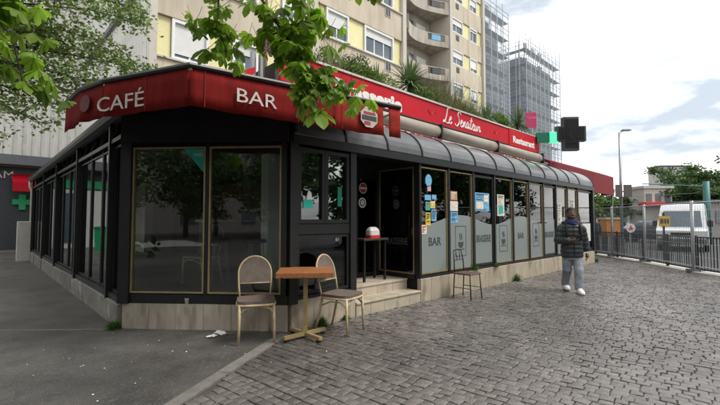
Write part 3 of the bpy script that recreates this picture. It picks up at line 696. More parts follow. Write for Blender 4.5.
lettering('BAR', .155, M['letter_awning'], aw, on_val(AWP[3], AWP[4], .238, 2.715, .03), AWP[4]-AWP[3], width=.47, depth=.002)
em = on_val(AWP[3], AWP[4], .79, 2.85, .03); dx = (AWP[4]-AWP[3]).normalized(); ny = Vector((dx.y,-dx.x,0))
b = MB(); b.prism([(.16*math.cos(i*math.pi/4+.39), .15*math.sin(i*math.pi/4+.39)) for i in range(8)], lambda a,c,t: em + dx*a + Vector((0,0,c)) + ny*t, 0, .003); emb = b.build('emblem', M['letter_cream'], aw)
b = MB(); b.prism([(-.10,.035),(.11,.035),(.11,.07),(-.10,.07)], lambda a,c,t: em + dx*a + Vector((0,0,c)) + ny*t, .004, .006); b.build('emblem_band', M['letter_red'], emb)
b = MB(); b.prism([(-.13,-.045),(.13,-.045),(.13,.02),(-.13,.02)], lambda a,c,t: em + dx*a + Vector((0,0,c)) + ny*t, .004, .006); b.build('emblem_band', M['cross_grey'], emb)
b = MB(); b.prism([(-.09,-.11),(.02,-.11),(.02,-.06),(-.09,-.06)], lambda a,c,t: em + dx*a + Vector((0,0,c)) + ny*t, .004, .006); b.build('emblem_band', M['letter_red'], emb)
em2 = on_val(AWP[1], AWP[2], .35, 2.79, .03); dx2 = (AWP[2]-AWP[1]).normalized(); ny2 = Vector((dx2.y,-dx2.x,0))
b = MB(); b.prism([(.12*math.cos(i*math.pi/5), .10*math.sin(i*math.pi/5)) for i in range(10)], lambda a,c,t: em2 + dx2*a + Vector((0,0,c)) + ny2*t, 0, .003); b.build('emblem', M['emblem_faded'], aw)

# ------------------------------------------------------------ furniture inside
colm = MB(); colm.cbox(3.75, 4.0, 6.3, 6.55, .39, 2.66, .005)
tag(colm.build('interior_column', M['white']), 'pale square column behind the corner window of the cafe', 'column')
ct = thing('bar_counter', 'dark bar counter with pale top inside the cafe', 'counter', (4.6, 8.2, .39))
b = MB(); b.box(3.4, 5.8, 8.0, 8.5, .39, 1.42); b.build('front', M['brownwall'], ct)
b = MB(); b.cbox(3.35, 5.85, 7.92, 8.55, 1.42, 1.47, .01); b.build('counter_top', M['offwhite'], ct)
sn = thing('notice_board', 'small white framed notice on the column behind the corner window', 'notice', (3.87, 6.27, 1.45))
b = MB(); b.box(3.62, 4.12, 6.26, 6.285, 1.45, 1.62); b.build('panel', M['letter_white'], sn)
def stool(p, lab):
    t = thing('bar_stool', lab, 'stool', p, 'bar stools inside the cafe')
    b_ = MB(); b_.lathe([(.02,.70),(.16,.70),(.17,.72),(.16,.75),(.02,.755)], p, 14); b_.build('seat', M['black_iron'], t, True)
    for i in range(4):
        a = i*math.pi/2 + .5; b_ = MB(); b_.tube([Vector(p)+Vector((.12*math.cos(a),.12*math.sin(a),.70)), Vector(p)+Vector((.2*math.cos(a),.2*math.sin(a),0))], .012, 6); b_.build('leg', M['grey_metal'], t)
    b_ = MB(); b_.tube([Vector(p)+Vector((.165*math.cos(i*math.pi/8),.165*math.sin(i*math.pi/8),.25)) for i in range(17)], .009, 5, False); b_.build('foot_ring', M['grey_metal'], t)
for p, lab in (((3.3,5.9,.39),'bar stool in front of the pale interior column'), ((3.0,6.6,.39),'bar stool standing deeper in beside the pale interior column'), ((4.4,7.4,.39),'bar stool at the counter right behind the pale column'), ((5.2,7.3,.39),'bar stool at the counter end near the entrance door')): stool(p, lab)

# ------------------------------------------------------------ terrace chairs and table
def bistro_chair(label):
    t = thing('bistro_chair', label, 'chair', (0,0,0), 'woven bistro chairs at the terrace table')
    # local: faces -Y, seat at .48, top at .98
    sw, sd_ = .215, .21
    b_ = MB(); N = 20; poly = []
    for i in range(N):
        a = 2*math.pi*i/N; c, d = math.cos(a), math.sin(a)
        poly.append((.225*math.copysign(abs(c)**.45, c), .22*math.copysign(abs(d)**.45, d)))
    b_.slab(poly, .465, .50); b_.build('seat', M['wicker'], t)
    b_ = MB(); b_.tube([(x, y, .452) for x, y in poly + poly[:1]], .014, 6, False); b_.build('seat_ring', M['bamboo'], t, True)
    for sx in (-1, 1):
        b_ = MB(); b_.tube([(sx*.195,-.185,.46),(sx*.2,-.195,.25),(sx*.205,-.205,0)], [.018,.017,.015], 8); b_.build('leg', M['bamboo'], t, True)
        b_ = MB(); b_.tube([(sx*.185,.19,.46),(sx*.19,.235,.24),(sx*.195,.30,0)], [.018,.017,.015], 8); b_.build('leg', M['bamboo'], t, True)
        b_ = MB(); b_.tube([(sx*.20,-.19,.34),(sx*.15,-.197,.405),(sx*.06,-.195,.435),(0,-.195,.44)], .010, 6); b_.build('brace', M['bamboo'], t, True)
        b_ = MB(); b_.tube([(sx*.20,-.19,.34),(sx*.205,-.1,.41),(sx*.205,.05,.41),(sx*.19,.215,.34)], .010, 6); b_.build('brace', M['bamboo'], t, True)
    arch = []
    for i in range(17):
        a = math.pi*i/16; arch.append((-.205*math.cos(a), .77 + .215*math.sin(a)))
    py = lambda z: .20 + (z-.46)*.22
    full = [(-.185,.46),(-.20,.62)] + arch + [(.20,.62),(.185,.46)]
    b_ = MB(); b_.tube([(x, py(z), z) for x, z in full], .012, 8); b_.build('back_frame', M['bamboo'], t, True)
    panel = [(-.195,.655)] + [(x*.96, z - .006) for x, z in arch] + [(.195,.655)]
    b_ = MB(); b_.prism(panel, lambda a, c, q: (a, py(c)+q, c), -.007, .007); b_.build('backrest', M['wicker'], t)
    b_ = MB(); b_.tube([(-.195,py(.65),.65),(.195,py(.65),.65)], .010, 6); b_.build('back_rail', M['bamboo'], t, True)
    return t
ch1 = bistro_chair('woven brown bistro chair facing out beside the cup on the plinth')
ch1['label'] = 'brown woven bistro chair on asphalt, facing away from the corner window'
ch1.location = (2.50, 4.46, 0); ch1.rotation_euler = (0, 0, R(-116) + math.pi/2)
ch2 = copy_tree(ch1); ch2['label'] = 'brown woven bistro chair on the setts beside the entrance steps'
ch2.location = (3.52, 4.02, 0); ch2.rotation_euler = (0, 0, R(-74) + math.pi/2)
for p_, rz_, lab in (((2.75,6.75,.392), 200, 'woven chair inside the cafe beside the pale column'), ((6.9,6.2,.392), 100, 'woven chair inside behind the first frosted BAR pane'), ((8.3,6.4,.392), 250, 'woven chair inside behind the blue poster pane'), ((10.6,6.2,.392), 80, 'woven chair inside behind the framed cup motif')):
    c_i = copy_tree(ch1); c_i['label'] = lab; c_i['group'] = 'woven chairs inside the cafe'; c_i.location = p_; c_i.rotation_euler = (0, 0, R(rz_))
tb = thing('bistro_table', 'small square wooden topped table on brass pedestal between two woven chairs', 'table', (2.98, 4.10, 0))
T0 = Vector((2.98,4.10,0)); tdir = (RT*.97 + FW*.1).normalized()
def tbox(l0,l1,d0,d1,z0,z1): return MB().obox(T0, tdir, l0,l1,d0,d1,z0,z1)
W5 = [(-.335,-.203),(-.20,-.068),(-.065,.067),(.07,.202),(.205,.335)]
for a_, c_2 in W5: tbox(-.335,.335,a_,c_2,.785,.835+U(-.001,.001)).build('plank', M['wood'], tb)
tbox(-.25,.25,-.25,.25,.765,.784).build('underframe', M['brass'], tb)
tbox(-.026,.026,-.026,.026,.075,.765).build('pedestal', M['brass'], tb)
tdir = (RT*.72 + FW*.69).normalized()
tbox(-.31,.31,-.024,.024,.035,.074).build('foot_bar', M['brass'], tb); tbox(-.022,.022,-.31,.31,.036,.073).build('foot_bar', M['brass'], tb)
for l, d in ((-.27,0),(.27,0),(0,-.27),(0,.27)): tbox(l-.02,l+.02,d-.02,d+.02,0,.034).build('foot_pad', M['black_iron'], tb)
# slender black metal chair by the plinth
bc = thing('metal_chair', 'slim black metal chair standing alone against the stone plinth', 'chair', (6.70,4.12,0))
def bct(pts, r=.011, nm='leg', sm_=True): b_ = MB(); b_.tube([(6.70+x, 4.10+y, z) for x,y,z in pts], r, 6); b_.build(nm, M['black_iron'], bc, sm_)
for sx in (-1,1):
    bct([(sx*.17,-.17,.45),(sx*.19,-.2,0)]); bct([(sx*.165,.19,0),(sx*.165,.16,.45)]); 
    bct([(sx*.165,.16,.45),(sx*.155,.17,.68),(sx*.125,.20,.885)], .011, 'back_post')
bct([(-.13,.2,.88),(0,.21,.895),(.13,.2,.88)], .012, 'back_rail'); bct([(-.155,.175,.70),(.155,.175,.70)], .008, 'back_rail')
for x_ in (-.045,.045): bct([(x_,.175,.70),(x_*1.4,.2,.89)], .007, 'spindle')
b = MB(); b.cbox(6.51,6.89,3.91,4.28,.445,.475,.012); b.build('seat', mat('seat_brown', (.09,.05,.035), .6), bc)
bct([(-.18,-.18,.2),(-.165,.175,.2)], .007, 'stretcher'); bct([(.18,-.18,.2),(.165,.175,.2)], .007, 'stretcher')
# stand-up table with a cake box in the entrance
et = thing('entrance_table', 'tall dark narrow table inside the entrance recess', 'table', (5.1,5.08,.386))
b = MB(); b.cbox(4.80,5.42,4.92,5.28,1.10,1.135,.008); b.build('table_top', mat('dark_wood', (.06,.03,.02), .45, var=.3), et)
for x_, y_ in ((4.85,4.97),(5.37,4.97),(4.85,5.23),(5.37,5.23)):
    b = MB(); b.box(x_-.018,x_+.018,y_-.018,y_+.018,.386,1.10); b.build('leg', M['black_iron'], et)
bx = thing('pastry_box', 'white and red paper box on the table in the entrance', 'box', (5.16,5.07,1.136))
b = MB(); b.loft([(5.16,5.07,1.136,.13,.085),(5.16,5.07,1.27,.125,.08),(5.16,5.07,1.31,.10,.055),(5.17,5.07,1.335,.06,.02)], 16, 4); b.build('wrapper', M['white'], bx)
b = MB(); b.loft([(5.16,5.07,1.137,.136,.09),(5.16,5.07,1.19,.134,.088)], 16, 4); b.build('red_band', M['red_paint'], bx)
# small litter
cp = thing('paper_cup', 'small paper cup standing on the stone plinth edge', 'cup', (2.06,5.50,.336))
p0 = A + AB*.92 + Vector((AB.y,-AB.x,0))*.008; b = MB(); b.lathe([(.022,.3365),(.031,.41),(.033,.412),(.029,.41),(.021,.342)], (p0.x,p0.y,0), 14); b.build('cup_wall', M['cream_paper'], cp, True)
cp.location = (p0.x,p0.y,.336); 
for ch in cp.children: ch.location = Vector((2.06,5.50,.336)) - cp.location
def paper(p, s, label, seed):
    rr = random.Random(seed); b_ = MB(); vs = []; n_ = 5
    for i in range(n_):
        for j in range(n_): vs.append((p[0]+(i/(n_-1)-.5)*s[0]*1. + rr.uniform(-.01,.01), p[1]+(j/(n_-1)-.5)*s[1] + rr.uniform(-.01,.01), .004+rr.random()*.02))
    fs = [(i*n_+j,(i+1)*n_+j,(i+1)*n_+j+1,i*n_+j+1) for i in range(n_-1) for j in range(n_-1)]
    o_ = b_.add(vs, fs).build('paper_scrap', M['white']); sol = o_.modifiers.new('s','SOLIDIFY'); sol.thickness = .001
    o_.rotation_euler.z = rr.uniform(-.5,.5)
    return tag(o_, label, 'litter')
paper((2.16,4.93), (.12,.09), 'smaller scrap of white paper lying on the asphalt', 1)
paper((2.30,4.99), (.10,.20), 'crumpled strip of white paper on asphalt next to the plinth', 2)
crumbs = MB()
for i in range(60):
    p = site(U(-3.6,-.9), U(2.9,5.3)) if i < 40 else site(U(-1,4), U(3,7.5))
    if p.y < kv(p.x)+.15 and i < 40: continue
    r_ = U(.003,.008); crumbs.add([(p.x-r_,p.y-r_*.6,.008),(p.x+r_,p.y-r_,.009),(p.x+r_*.8,p.y+r_,.012),(p.x-r_,p.y+r_*.7,.009)], [(0,1,2,3)])
co_ = tag(crumbs.build('litter_bits', M['cream_paper']), 'tiny pale bits and petals scattered over the pavement', 'litter'); co_['kind'] = 'stuff'

# ------------------------------------------------------------ plants
def blades(b_, tn, c, n_, h, spread, wd, droop=.4, seed=0, up=.5):
    rr = random.Random(seed); c = Vector(c)
    for i in range(n_):
        a = rr.uniform(0, 2*math.pi); e = rr.uniform(up, 1.0)*math.pi/2; l = h*rr.uniform(.65,1.05)
        d = Vector((math.cos(a)*math.cos(e), math.sin(a)*math.cos(e), math.sin(e))); s_ = Vector((-math.sin(a), math.cos(a), 0))
        k = len(b_.v); N = 4; base = c + Vector((math.cos(a), math.sin(a), 0))*rr.uniform(0, spread)
        for j in range(N):
            t = j/N; p = base + d*l*t + Vector((0,0,-droop*l*t*t*math.cos(e))); ww = wd*(1-t*.75)
            b_.v += [p - s_*ww/2, p + s_*ww/2]
        b_.v.append(base + d*l + Vector((0,0,-droop*l*math.cos(e))))
        for j in range(N-1): b_.f.append((k+2*j, k+2*j+1, k+2*j+3, k+2*j+2))
        b_.f.append((k+2*N-2, k+2*N-1, k+2*N)); tn += [rr.uniform(.6,1.35)]*(2*N+1)
def leafball(b_, tn, c, rad, n_, s, seed=0, shell=.5):
    rr = random.Random(seed); c = Vector(c)
    for i in range(n_):
        d = Vector((rr.gauss(0,1), rr.gauss(0,1), rr.gauss(0,1))); d.normalize(); d *= rr.uniform(shell,1)
        p = c + Vector((d.x*rad[0], d.y*rad[1], d.z*rad[2])); leaf(b_, tn, p, s*rr.uniform(.7,1.3), rr)
def leaf(b_, tn, p, s, rr):
    x = Vector((rr.gauss(0,1), rr.gauss(0,1), rr.gauss(0,.6))).normalized(); y = x.orthogonal().normalized()
    y = (Matrix.Rotation(rr.uniform(0,6.3), 3, x) @ y); z = x.cross(y)
    k = len(b_.v); b_.v += [p - x*s*.5, p + y*s*.24 + z*s*.05, p + x*s*.5, p - y*s*.24 + z*s*.05]
    b_.f += [(k,k+1,k+2),(k,k+2,k+3)]; t = rr.uniform(.55,1.4); tn += [t]*4
def fin(b_, tn, name, m, parent=None):
    o_ = b_.build(name, m, parent, fix=False); at_ = o_.data.attributes.new('tone','FLOAT','POINT'); at_.data.foreach_set('value', tn); return o_
def yucca(p, h, label, seed, nblade=90):
    t = thing('yucca_plant', label, 'plant', p); b_ = MB(); tn = []
    trunk = MB(); trunk.tube([p, Vector(p)+Vector((.02,.01,h*.42))], [.05,.04], 7); trunk.build('trunk', M['bark'], t)
    blades(b_, tn, Vector(p)+Vector((.02,.01,h*.42)), nblade, h*.62, .04, .045, .5, seed, -.15); fin(b_, tn, 'crown', M['yucca'], t); return t
def tuft(p, h, label, seed, mt='dry', nb=120, spread=.35, nm='ornamental_grass'):
    b_ = MB(); tn = []; blades(b_, tn, p, nb, h, spread, .014, .5, seed, .35); o_ = fin(b_, tn, nm, M[mt]); return tag(o_, label, 'plant')
def shrub(p, rad, label, seed, nl=700, s=.07, mt='shrub'):
    t = thing('shrub', label, 'shrub', p); b_ = MB(); tn = []; rr = random.Random(seed)
    for i in range(6):
        c = Vector(p) + Vector((rr.uniform(-.6,.6)*rad[0], rr.uniform(-.6,.6)*rad[1], rad[2]*rr.uniform(.6,1.4))); leafball(b_, tn, c, (rad[0]*.5,rad[1]*.5,rad[2]*.55), nl//6, s, seed*7+i)
    fin(b_, tn, 'foliage', M[mt], t)
    st_ = MB()
    for i in range(5): st_.tube([p, Vector(p)+Vector((rr.uniform(-.4,.4)*rad[0], rr.uniform(-.4,.4)*rad[1], rad[2]*1.3))], [.012,.005], 5)
    st_.build('stem', M['bark'], t); return t
PZ = 4.14
yucca((7.35,6.0,PZ), 1.35, 'largest spiky yucca leaning over the red fascia after Brasserie', 1, 150)
yucca((6.55,6.3,PZ), 1.0, 'yucca with dark spikes right behind the end of the Brasserie lettering', 2, 110)
yucca((11.0,6.0,PZ), .95, 'small yucca above the end of the Senateur lettering', 3, 100)
yucca((13.0,5.95,PZ), 1.25, 'broad yucca at the end of the planter above Restaurant', 4, 140)
yucca((12.4,6.4,PZ), .9, 'low yucca behind the one above Restaurant', 5, 100)
tuft((8.4,6.0,PZ), 1.15, 'tall dry grass clump above the start of Senateur', 6, 'dry', 420, .6)
tuft((9.2,6.1,PZ), 1.25, 'tall feathery grass in the middle of the roof planter', 7, 'dry', 460, .6)
tuft((10.0,6.1,PZ), 1.0, 'green grass clump between feathery grass and small yucca', 8, 'yucca', 420, .6)
tuft((5.0,6.1,PZ), 1.2, 'reddish dry stalks behind the Brasserie lettering', 9, 'dry', 130, .35)
tuft((4.5,6.2,PZ), .9, 'thin dry stalks near the start of the roof planter', 10, 'dry', 90, .3)
shrub((6.0,5.95,PZ), (.8,.35,.34), 'low bright green shrub spilling behind Brasserie', 11, 2600, .06)
shrub((8.0,5.95,PZ), (.9,.3,.36), 'leafy shrub beside the largest yucca', 12, 2600, .06)
shrub((9.6,5.9,PZ), (.9,.3,.28), 'low shrub under the feathery grass', 13, 2600, .05)
shrub((11.8,5.95,PZ), (.7,.3,.36), 'yellow green shrub between the small and broad yuccas', 14, 2600, .055)
shrub((5.4,6.3,PZ), (.7,.4,.5), 'dark shrub behind the dry stalks', 15, 2600, .06, 'far_green')
def weed(p, h, label, seed, n_=80, mt='weed'):
    b_ = MB(); tn = []; blades(b_, tn, p, n_, h, h*.5, .012, .5, seed, .2); leafball(b_, tn, Vector(p)+Vector((0,0,h*.35)), (h*.6,h*.5,h*.35), n_, .035, seed, .1)
    return tag(fin(b_, tn, 'weed_tuft', M[mt]), label, 'weed')
weed((1.36,6.20,.0), .14, 'bright weed tuft growing at the plinth corner on the asphalt', 1, 160)
weed((3.50,4.44,.0), .15, 'weeds at the plinth foot behind the table', 2, 130)
weed((3.95,4.43,.0), .10, 'small weeds at the foot of the steps', 3, 80)
weed((7.6,4.50,.40), .20, 'leafy weed on the sill beside the black metal chair', 4, 110)
weed((8.55,4.49,.40), .16, 'weed on the sill under the second cup motif', 5, 90)
weed((9.45,4.43,.0), .22, 'weed tuft at the plinth foot under the short BAR panel', 6, 140)
weed((15.8,4.5,.0), .2, 'weed at the far end of the cafe plinth', 7, 90)
weed((7.1,4.49,.40), .10, 'tiny weed on the sill above the black metal chair', 9, 40)
mm = MB(); tn = []
for i, (r_, d_2) in enumerate(((-.6,3.15),(-.55,3.2),(.9,3.3),(-1.2,3.4),(-1.5,5.25),(2.4,6.5))):
    p = site(r_, d_2); blades(mm, tn, (p.x,p.y,-.02), 22, .05, .03, .006, .5, 40+i, .1)
mo = fin(mm, tn, 'moss_tufts', M['weed']); mo['kind'] = 'stuff'; tag(mo, 'tiny grass blades growing in the joints of the setts', 'grass')

# ------------------------------------------------------------ apartment block with yellow panels
apt = thing('apartment_block', 'beige apartment block with yellow window panels and white roller shutters', 'apartment building', (4.0,14.6,0))
AV = 14.6; AE = 17.55; ST = 3.06; SILL = [4.13 + ST*i for i in range(7)]
b = MB(); b.box(4.05, AE-.05, AV+.25, 25.9, -.05, 26); b.build('core', M['wall_beige'], apt)
for i, z in enumerate(SILL):
    z1 = z + 1.42; nz_ = z + ST
    b = MB(); b.box(4.25, AE-.3, AV-.02, AV+.24, z1+.03, nz_-.03); sp = b.build('spandrel', M['wall_beige'], apt)
    b = MB(); b.box(4.25, AE-.3, AV-.10, AV-.021, nz_-.10, nz_-.04); b.build('sill_ledge', M['pilaster'], sp)
    b = MB(); b.box(15.82, 16.28, AV-.05, AV-.021, nz_-.62, nz_-.12); v_ = b.build('vent_niche', M['pilaster'], sp)
    b = MB(); b.box(15.86, 16.04, AV-.056, AV-.051, nz_-.58, nz_-.16); b.box(16.07, 16.24, AV-.056, AV-.051, nz_-.58, nz_-.16); b.build('vent_grille', M['shop_dark'], v_)
    wins = [(4.77,6.10,.9),(7.05,8.15,.35),(9.3,10.6,.5),(11.75,13.2,.55),(14.3,16.58,.35)]
    edges = [4.25] + [e for w_ in wins for e in w_[:2]] + [AE-.3]
    for a_, c_2 in zip(edges[::2], edges[1::2]):
        if c_2 - a_ > .1:
            b = MB(); b.box(a_+.02, c_2-.02, AV+.10, AV+.2, z-.02, z1+.02); b.build('infill_panel', M['yellow'], apt)
    for k, (a_, c_2, sh) in enumerate(wins):
        sh = min(.95, max(.15, sh + (0 if i in (1,2) else U(-.3,.3))))
        f = MB(); t_ = .10; y0, y1 = AV+.0, AV+.2
        f.box(a_,c_2,y0,y1,z-.02,z+.08); f.box(a_,c_2,y0,y1,z1-.10,z1+.02); f.box(a_,a_+t_,y0,y1,z+.08,z1-.10); f.box(c_2-t_,c_2,y0,y1,z+.08,z1-.10)
        wo = f.build('window', M['white'], apt)
        b = MB(); b.box(a_+t_,c_2-t_,AV+.14,AV+.16,z+.08,z1-.1); b.build('pane', M['pane_sky'], wo)
        zs = z1-.10 - (1.22)*sh
        b = MB()
        q = z1-.10
        while q > zs + .03: b.box(a_+t_,c_2-t_,AV+.09,AV+.115,q-.055,q-.004); q -= .058
        b.build('shutter', M['shutter'], wo)
        for x_ in ([(a_+c_2)/2] if c_2-a_ < 1.8 else [a_+(c_2-a_)*.36, a_+(c_2-a_)*.68]):
            b = MB(); b.box(x_-.035,x_+.035,AV+.117,AV+.139,z+.08,z1-.1); b.build('window_bar', M['white'], wo)
for a_, c_2 in ((4.0,4.25),(10.75,11.15),(AE-.3,AE)):
    b = MB(); b.box(a_,c_2,AV-.12,AV+.245,0,26); b.build('pilaster', M['pilaster'], apt)
b = MB(); b.tube([(8.45,AV-.1,3.5),(8.45,AV-.1,26)], .06, 8); b.build('downpipe', M['brownwall'], apt)
# ribbed cladding on the end wall
y = AV+.1
rib = MB(); rib.prism([(0,0),(-.07,.05),(-.07,.16),(0,.21)], lambda a,c,t: (a, c, t), 4.9, 26); ribm = rib.mesh('cladding_rib', M['cladding'])
b = MB(); b.box(3.99, 4.04, AV-.1, 26, 4.6, 26); b.build('cladding', M['cladding'], apt)
while y < 25.6: inst('cladding_rib', ribm, apt, (3.985, y, 0)); y += .34
b = MB(); b.box(3.80, 3.99, 15.0, 25.6, 9.55, 9.75); b.build('ledge', M['shop_grey'], apt)

# ------------------------------------------------------------ rear block with curved balconies
BV = 20.8; ap2 = thing('balcony_block', 'taller beige apartment block with curved concrete balconies behind the yellow panelled one', 'apartment building', (31,BV,0))
b = MB(); b.box(24.0, 37.7, BV+1.9, 30, -.05, 34); b.build('core', M['wall_grey'], ap2)
b = MB(); b.box(31.5, 37.7, BV+.25, BV+1.88, -.05, 34); b.build('core', M['wall_grey'], ap2)
def arc(t): return 25.2 + 5.9*t, BV - .25 + 1.1*math.sin(math.pi*t**.8)
for i in range(10):
    zf = 5.05 + 3.12*i         # floor of each balcony
    pts = [arc(j/14) for j in range(15)]
    b = MB(); b.prism(pts + [(31.1,BV+1.88),(25.2,BV+1.88)], lambda a,c,t: (a,c,t), zf-.15, zf); bal = b.build('balcony_slab', M['wall_grey'], ap2)
    outp = pts; inn = [(x_, y_+.14) for x_, y_ in pts]
    def para(j0, j1, z0, z1, nm, m_):
        q = MB(); q.prism(outp[j0:j1+1] + list(reversed(inn[j0:j1+1])), lambda a,c,t: (a,c,t), z0, z1); return q.build(nm, m_, bal)
    para(0, 9, zf+.001, zf+1.02, 'parapet', M['wall_grey']); para(13, 14, zf+.001, zf+1.02, 'parapet', M['wall_grey'])
    para(9, 13, zf+.001, zf+.35, 'parapet', M['wall_grey']); para(9, 13, zf+.95, zf+1.02, 'handrail', M['wall_grey'])
    para(10, 12, zf+.40, zf+.9, 'screen', M['blue_paper'] if i == 4 else M['shop_dark'])
    b = MB(); b.box(26.2, 28.4, BV+1.80, BV+1.895, zf+.05, zf+2.2); b.build('balcony_door', M['pane_sky'], ap2)
    b = MB(); b.box(28.8, 30.2, BV+1.80, BV+1.895, zf+.05, zf+2.2); b.build('balcony_door', M['shutter'], ap2)
b = MB(); b.box(31.1, 31.55, BV-.35, BV+1.88, 0, 34); b.build('pilaster', M['pilaster'], ap2)
b = MB(); b.tube([(31.7,BV-.12,3),(31.7,BV-.12,34)], .07, 6); b.build('downpipe', M['offwhite'], ap2)
b = MB(); b.box(37.4, 37.7, BV-.2, BV+.25, 0, 34); b.build('pilaster', M['pilaster'], ap2)
for i in range(9):
    z = 6.95 + 3.12*i; z1 = z + 1.4
    b = MB(); b.box(31.56, 37.39, BV, BV+.24, z1+.03, z+3.12-.03); sp = b.build('spandrel', M['wall_beige'], ap2)
    b = MB(); b.box(32.6, 33.1, BV-.03, BV-.001, z1+1.0, z1+1.5); v_ = b.build('vent_niche', M['shop_dark'], sp)
    for a_, c_2 in ((31.75,33.85),(35.1,36.5)):
        f = MB(); f.box(a_,c_2,BV+.0,BV+.2,z-.02,z+.08); f.box(a_,c_2,BV,BV+.2,z1-.1,z1+.02); f.box(a_,a_+.09,BV,BV+.2,z+.08,z1-.1); f.box(c_2-.09,c_2,BV,BV+.2,z+.08,z1-.1)
        wo = f.build('window', M['white'], ap2); sh = U(.1,.9)
        b = MB(); b.box(a_+.09,c_2-.09,BV+.14,BV+.16,z+.08,z1-.1); b.build('pane', M['pane_sky'], wo)
        b = MB(); b.box(a_+.09,c_2-.09,BV+.08,BV+.11,z1-.1-1.2*sh,z1-.1); b.build('shutter', M['shutter'], wo)
        b = MB(); b.box((a_+c_2)/2-.04,(a_+c_2)/2+.04,BV+.112,BV+.138,z+.08,z1-.1); b.build('window_bar', M['white'], wo)
    for a_, c_2 in ((33.86,35.09),(36.51,37.39)):
        b = MB(); b.box(a_,c_2,BV+.1,BV+.2,z-.02,z1+.02); b.build('infill_panel', M['yellow'], ap2)

# ------------------------------------------------------------ scaffolded buildings
def scaffold(name, label, x0, x1, y0, y1, ztop, left=True):
    t = thing(name, label, 'scaffolding', (x0, y0, 0))
    b_ = MB(); b_.box(x0+1.2, x1-.3, y0+1.2, y1, -.05, ztop-1.2); b_.build('building_core', M['scaf_wall'], t)
    wi = MB()
    z = 2.0; lift = 2.0
    poles = []
    nx = max(2, int((x1-x0)/1.3)); xs = [x0 + (x1-x0)*i/nx for i in range(nx+1)]
    ny = max(2, int((y1-y0)/1.3)); ys_ = [y0 + (y1-y0)*i/ny for i in range(1, ny+1)]
    for x_ in xs: poles += [(x_, y0), (x_, y0+.9)]
    for y_ in ys_: poles += [(x0, y_), (x0+.9, y_)]
    pm = MB(); pm.tube([(0,0,0),(0,0,ztop+1.6)], .05, 6); pme = pm.mesh('pole', M['galv'])
    for x_, y_ in poles: inst('pole', pme, t, (x_, y_, 0), scale=(1,1,U(.96,1.02)))
    while z < ztop+.5:
        b_ = MB(); b_.box(x0, x1, y0+.05, y0+.85, z-.06, z); b_.build('platform', M['plank'], t)
        b_ = MB(); b_.box(x0+.05, x0+.85, y0+.86, y1, z-.06, z); b_.build('platform', M['plank'], t)
        b_ = MB()
        for q in (.5, 1.0):
            b_.tube([(x0,y0-.04,z+q),(x1,y0-.04,z+q)], .035, 5); b_.tube([(x0-.04,y0,z+q),(x0-.04,y1,z+q)], .035, 5)
        b_.build('guard_rail', M['galv'], t)
        # windows of the wall behind
        for k in range(int((x1-x0-2)/2.4)):
            b_ = MB(); xx = x0 + 1.8 + k*2.4; b_.box(xx, xx+1.2, y0+1.15, y0+1.198, z+.5, z+1.6); 
            if k % 2 == 0 or U(0,1) < .5: b_.build('window', M['shop_grey'], t)
        z += lift
    for i in range(nx):
        if xs[i] > x0 + 999: continue
        b_ = MB(); zz = 0; vs = []; N = 24
        for j in range(N+1):
            for k in range(5): vs.append((xs[i]+(xs[i+1]-xs[i])*k/4, y0-.10-.06*math.sin(k*math.pi/4)*(1+.6*math.sin(j*1.7+i)), ztop*j/N))
        b_.add(vs, [(j*5+k, j*5+k+1, j*5+k+6, j*5+k+5) for j in range(N) for k in range(4)]); b_.build('netting', M['net'], t, True)
    ys2 = [y0] + ys_
    for i in range(len(ys2)-1):
        b_ = MB(); vs = []; N = 24
        for j in range(N+1):
            for k in range(5): vs.append((x0-.10-.06*math.sin(k*math.pi/4)*(1+.6*math.sin(j*1.7+i)), ys2[i]+(ys2[i+1]-ys2[i])*k/4, ztop*j/N))
        b_.add(vs, [(j*5+k, j*5+k+1, j*5+k+6, j*5+k+5) for j in range(N) for k in range(4)]); b_.build('netting', M['net'], t, True)
    return t
scaffold('scaffolded_building', 'scaffolded block directly joined to the balcony block, wrapped in grey netting', 37.9, 43.3, 20.7, 27, 24.0)
scaffold('scaffolded_building', 'separate lower scaffolded block with stepped top, wrapped in white netting', 50.9, 62.4, 22.0, 29, 24.6)

# ------------------------------------------------------------ pharmacy across the side street
ph = thing('pharmacy', 'dark grey pharmacy shopfront under ribbed white cladding', 'shop', (-4,26,0))
b = MB(); b.box(-14, 8, 26.05, 34, -.05, 24); b.build('core', M['cladding'], ph)
b = MB(); b.box(-14, 3.9, 25.95, 26.045, 0, 4.1); b.build('shopfront', M['shop_dark'], ph)
b = MB(); b.box(-14, 3.9, 25.3, 26.045, 4.15, 4.62); b.build('fascia', M['shop_grey'], ph)
rib2 = MB(); rib2.prism([(0,0),(.05,-.07),(.16,-.07),(.21,0)], lambda a,c,t: (a,c,t), 4.7, 24); rm2 = rib2.mesh('cladding_rib', M['cladding'])
x = -13.8
while x < 3.6: inst('cladding_rib', rm2, ph, (x, 26.045, 0)); x += .36
b = MB(); b.box(-14, .3, 25.86, 25.94, 0, 3.1); b.build('shop_wall', M['white'], ph)
b = MB(); b.box(-9, .2, 25.78, 25.855, 3.15, 3.6); b.build('green_band', M['green_paint'], ph)
lettering('AM', .36, M['letter_white'], ph, (.85, 25.93, 3.52), (1,0,0), width=.75, depth=.02)
for a_ in (-6.0, -3.0, -.2):
    b = MB(); b.box(a_-.9, a_+.1, 25.80, 25.857, .3, 2.9); b.build('window', M['pane_sky'], ph)
pa = thing('pharmacy_awning', 'small red awning above the green cross of the pharmacy', 'awning', (1.6,25.2,2.85))
b = MB(); b.prism([(25.94,3.75),(25.0,3.3),(25.0,2.85),(25.02,2.85),(25.02,3.28),(25.94,3.70)], lambda y_,z_,t: (t,y_,z_), 1.15, 2.3); b.build('canvas', M['sign_red'], pa)
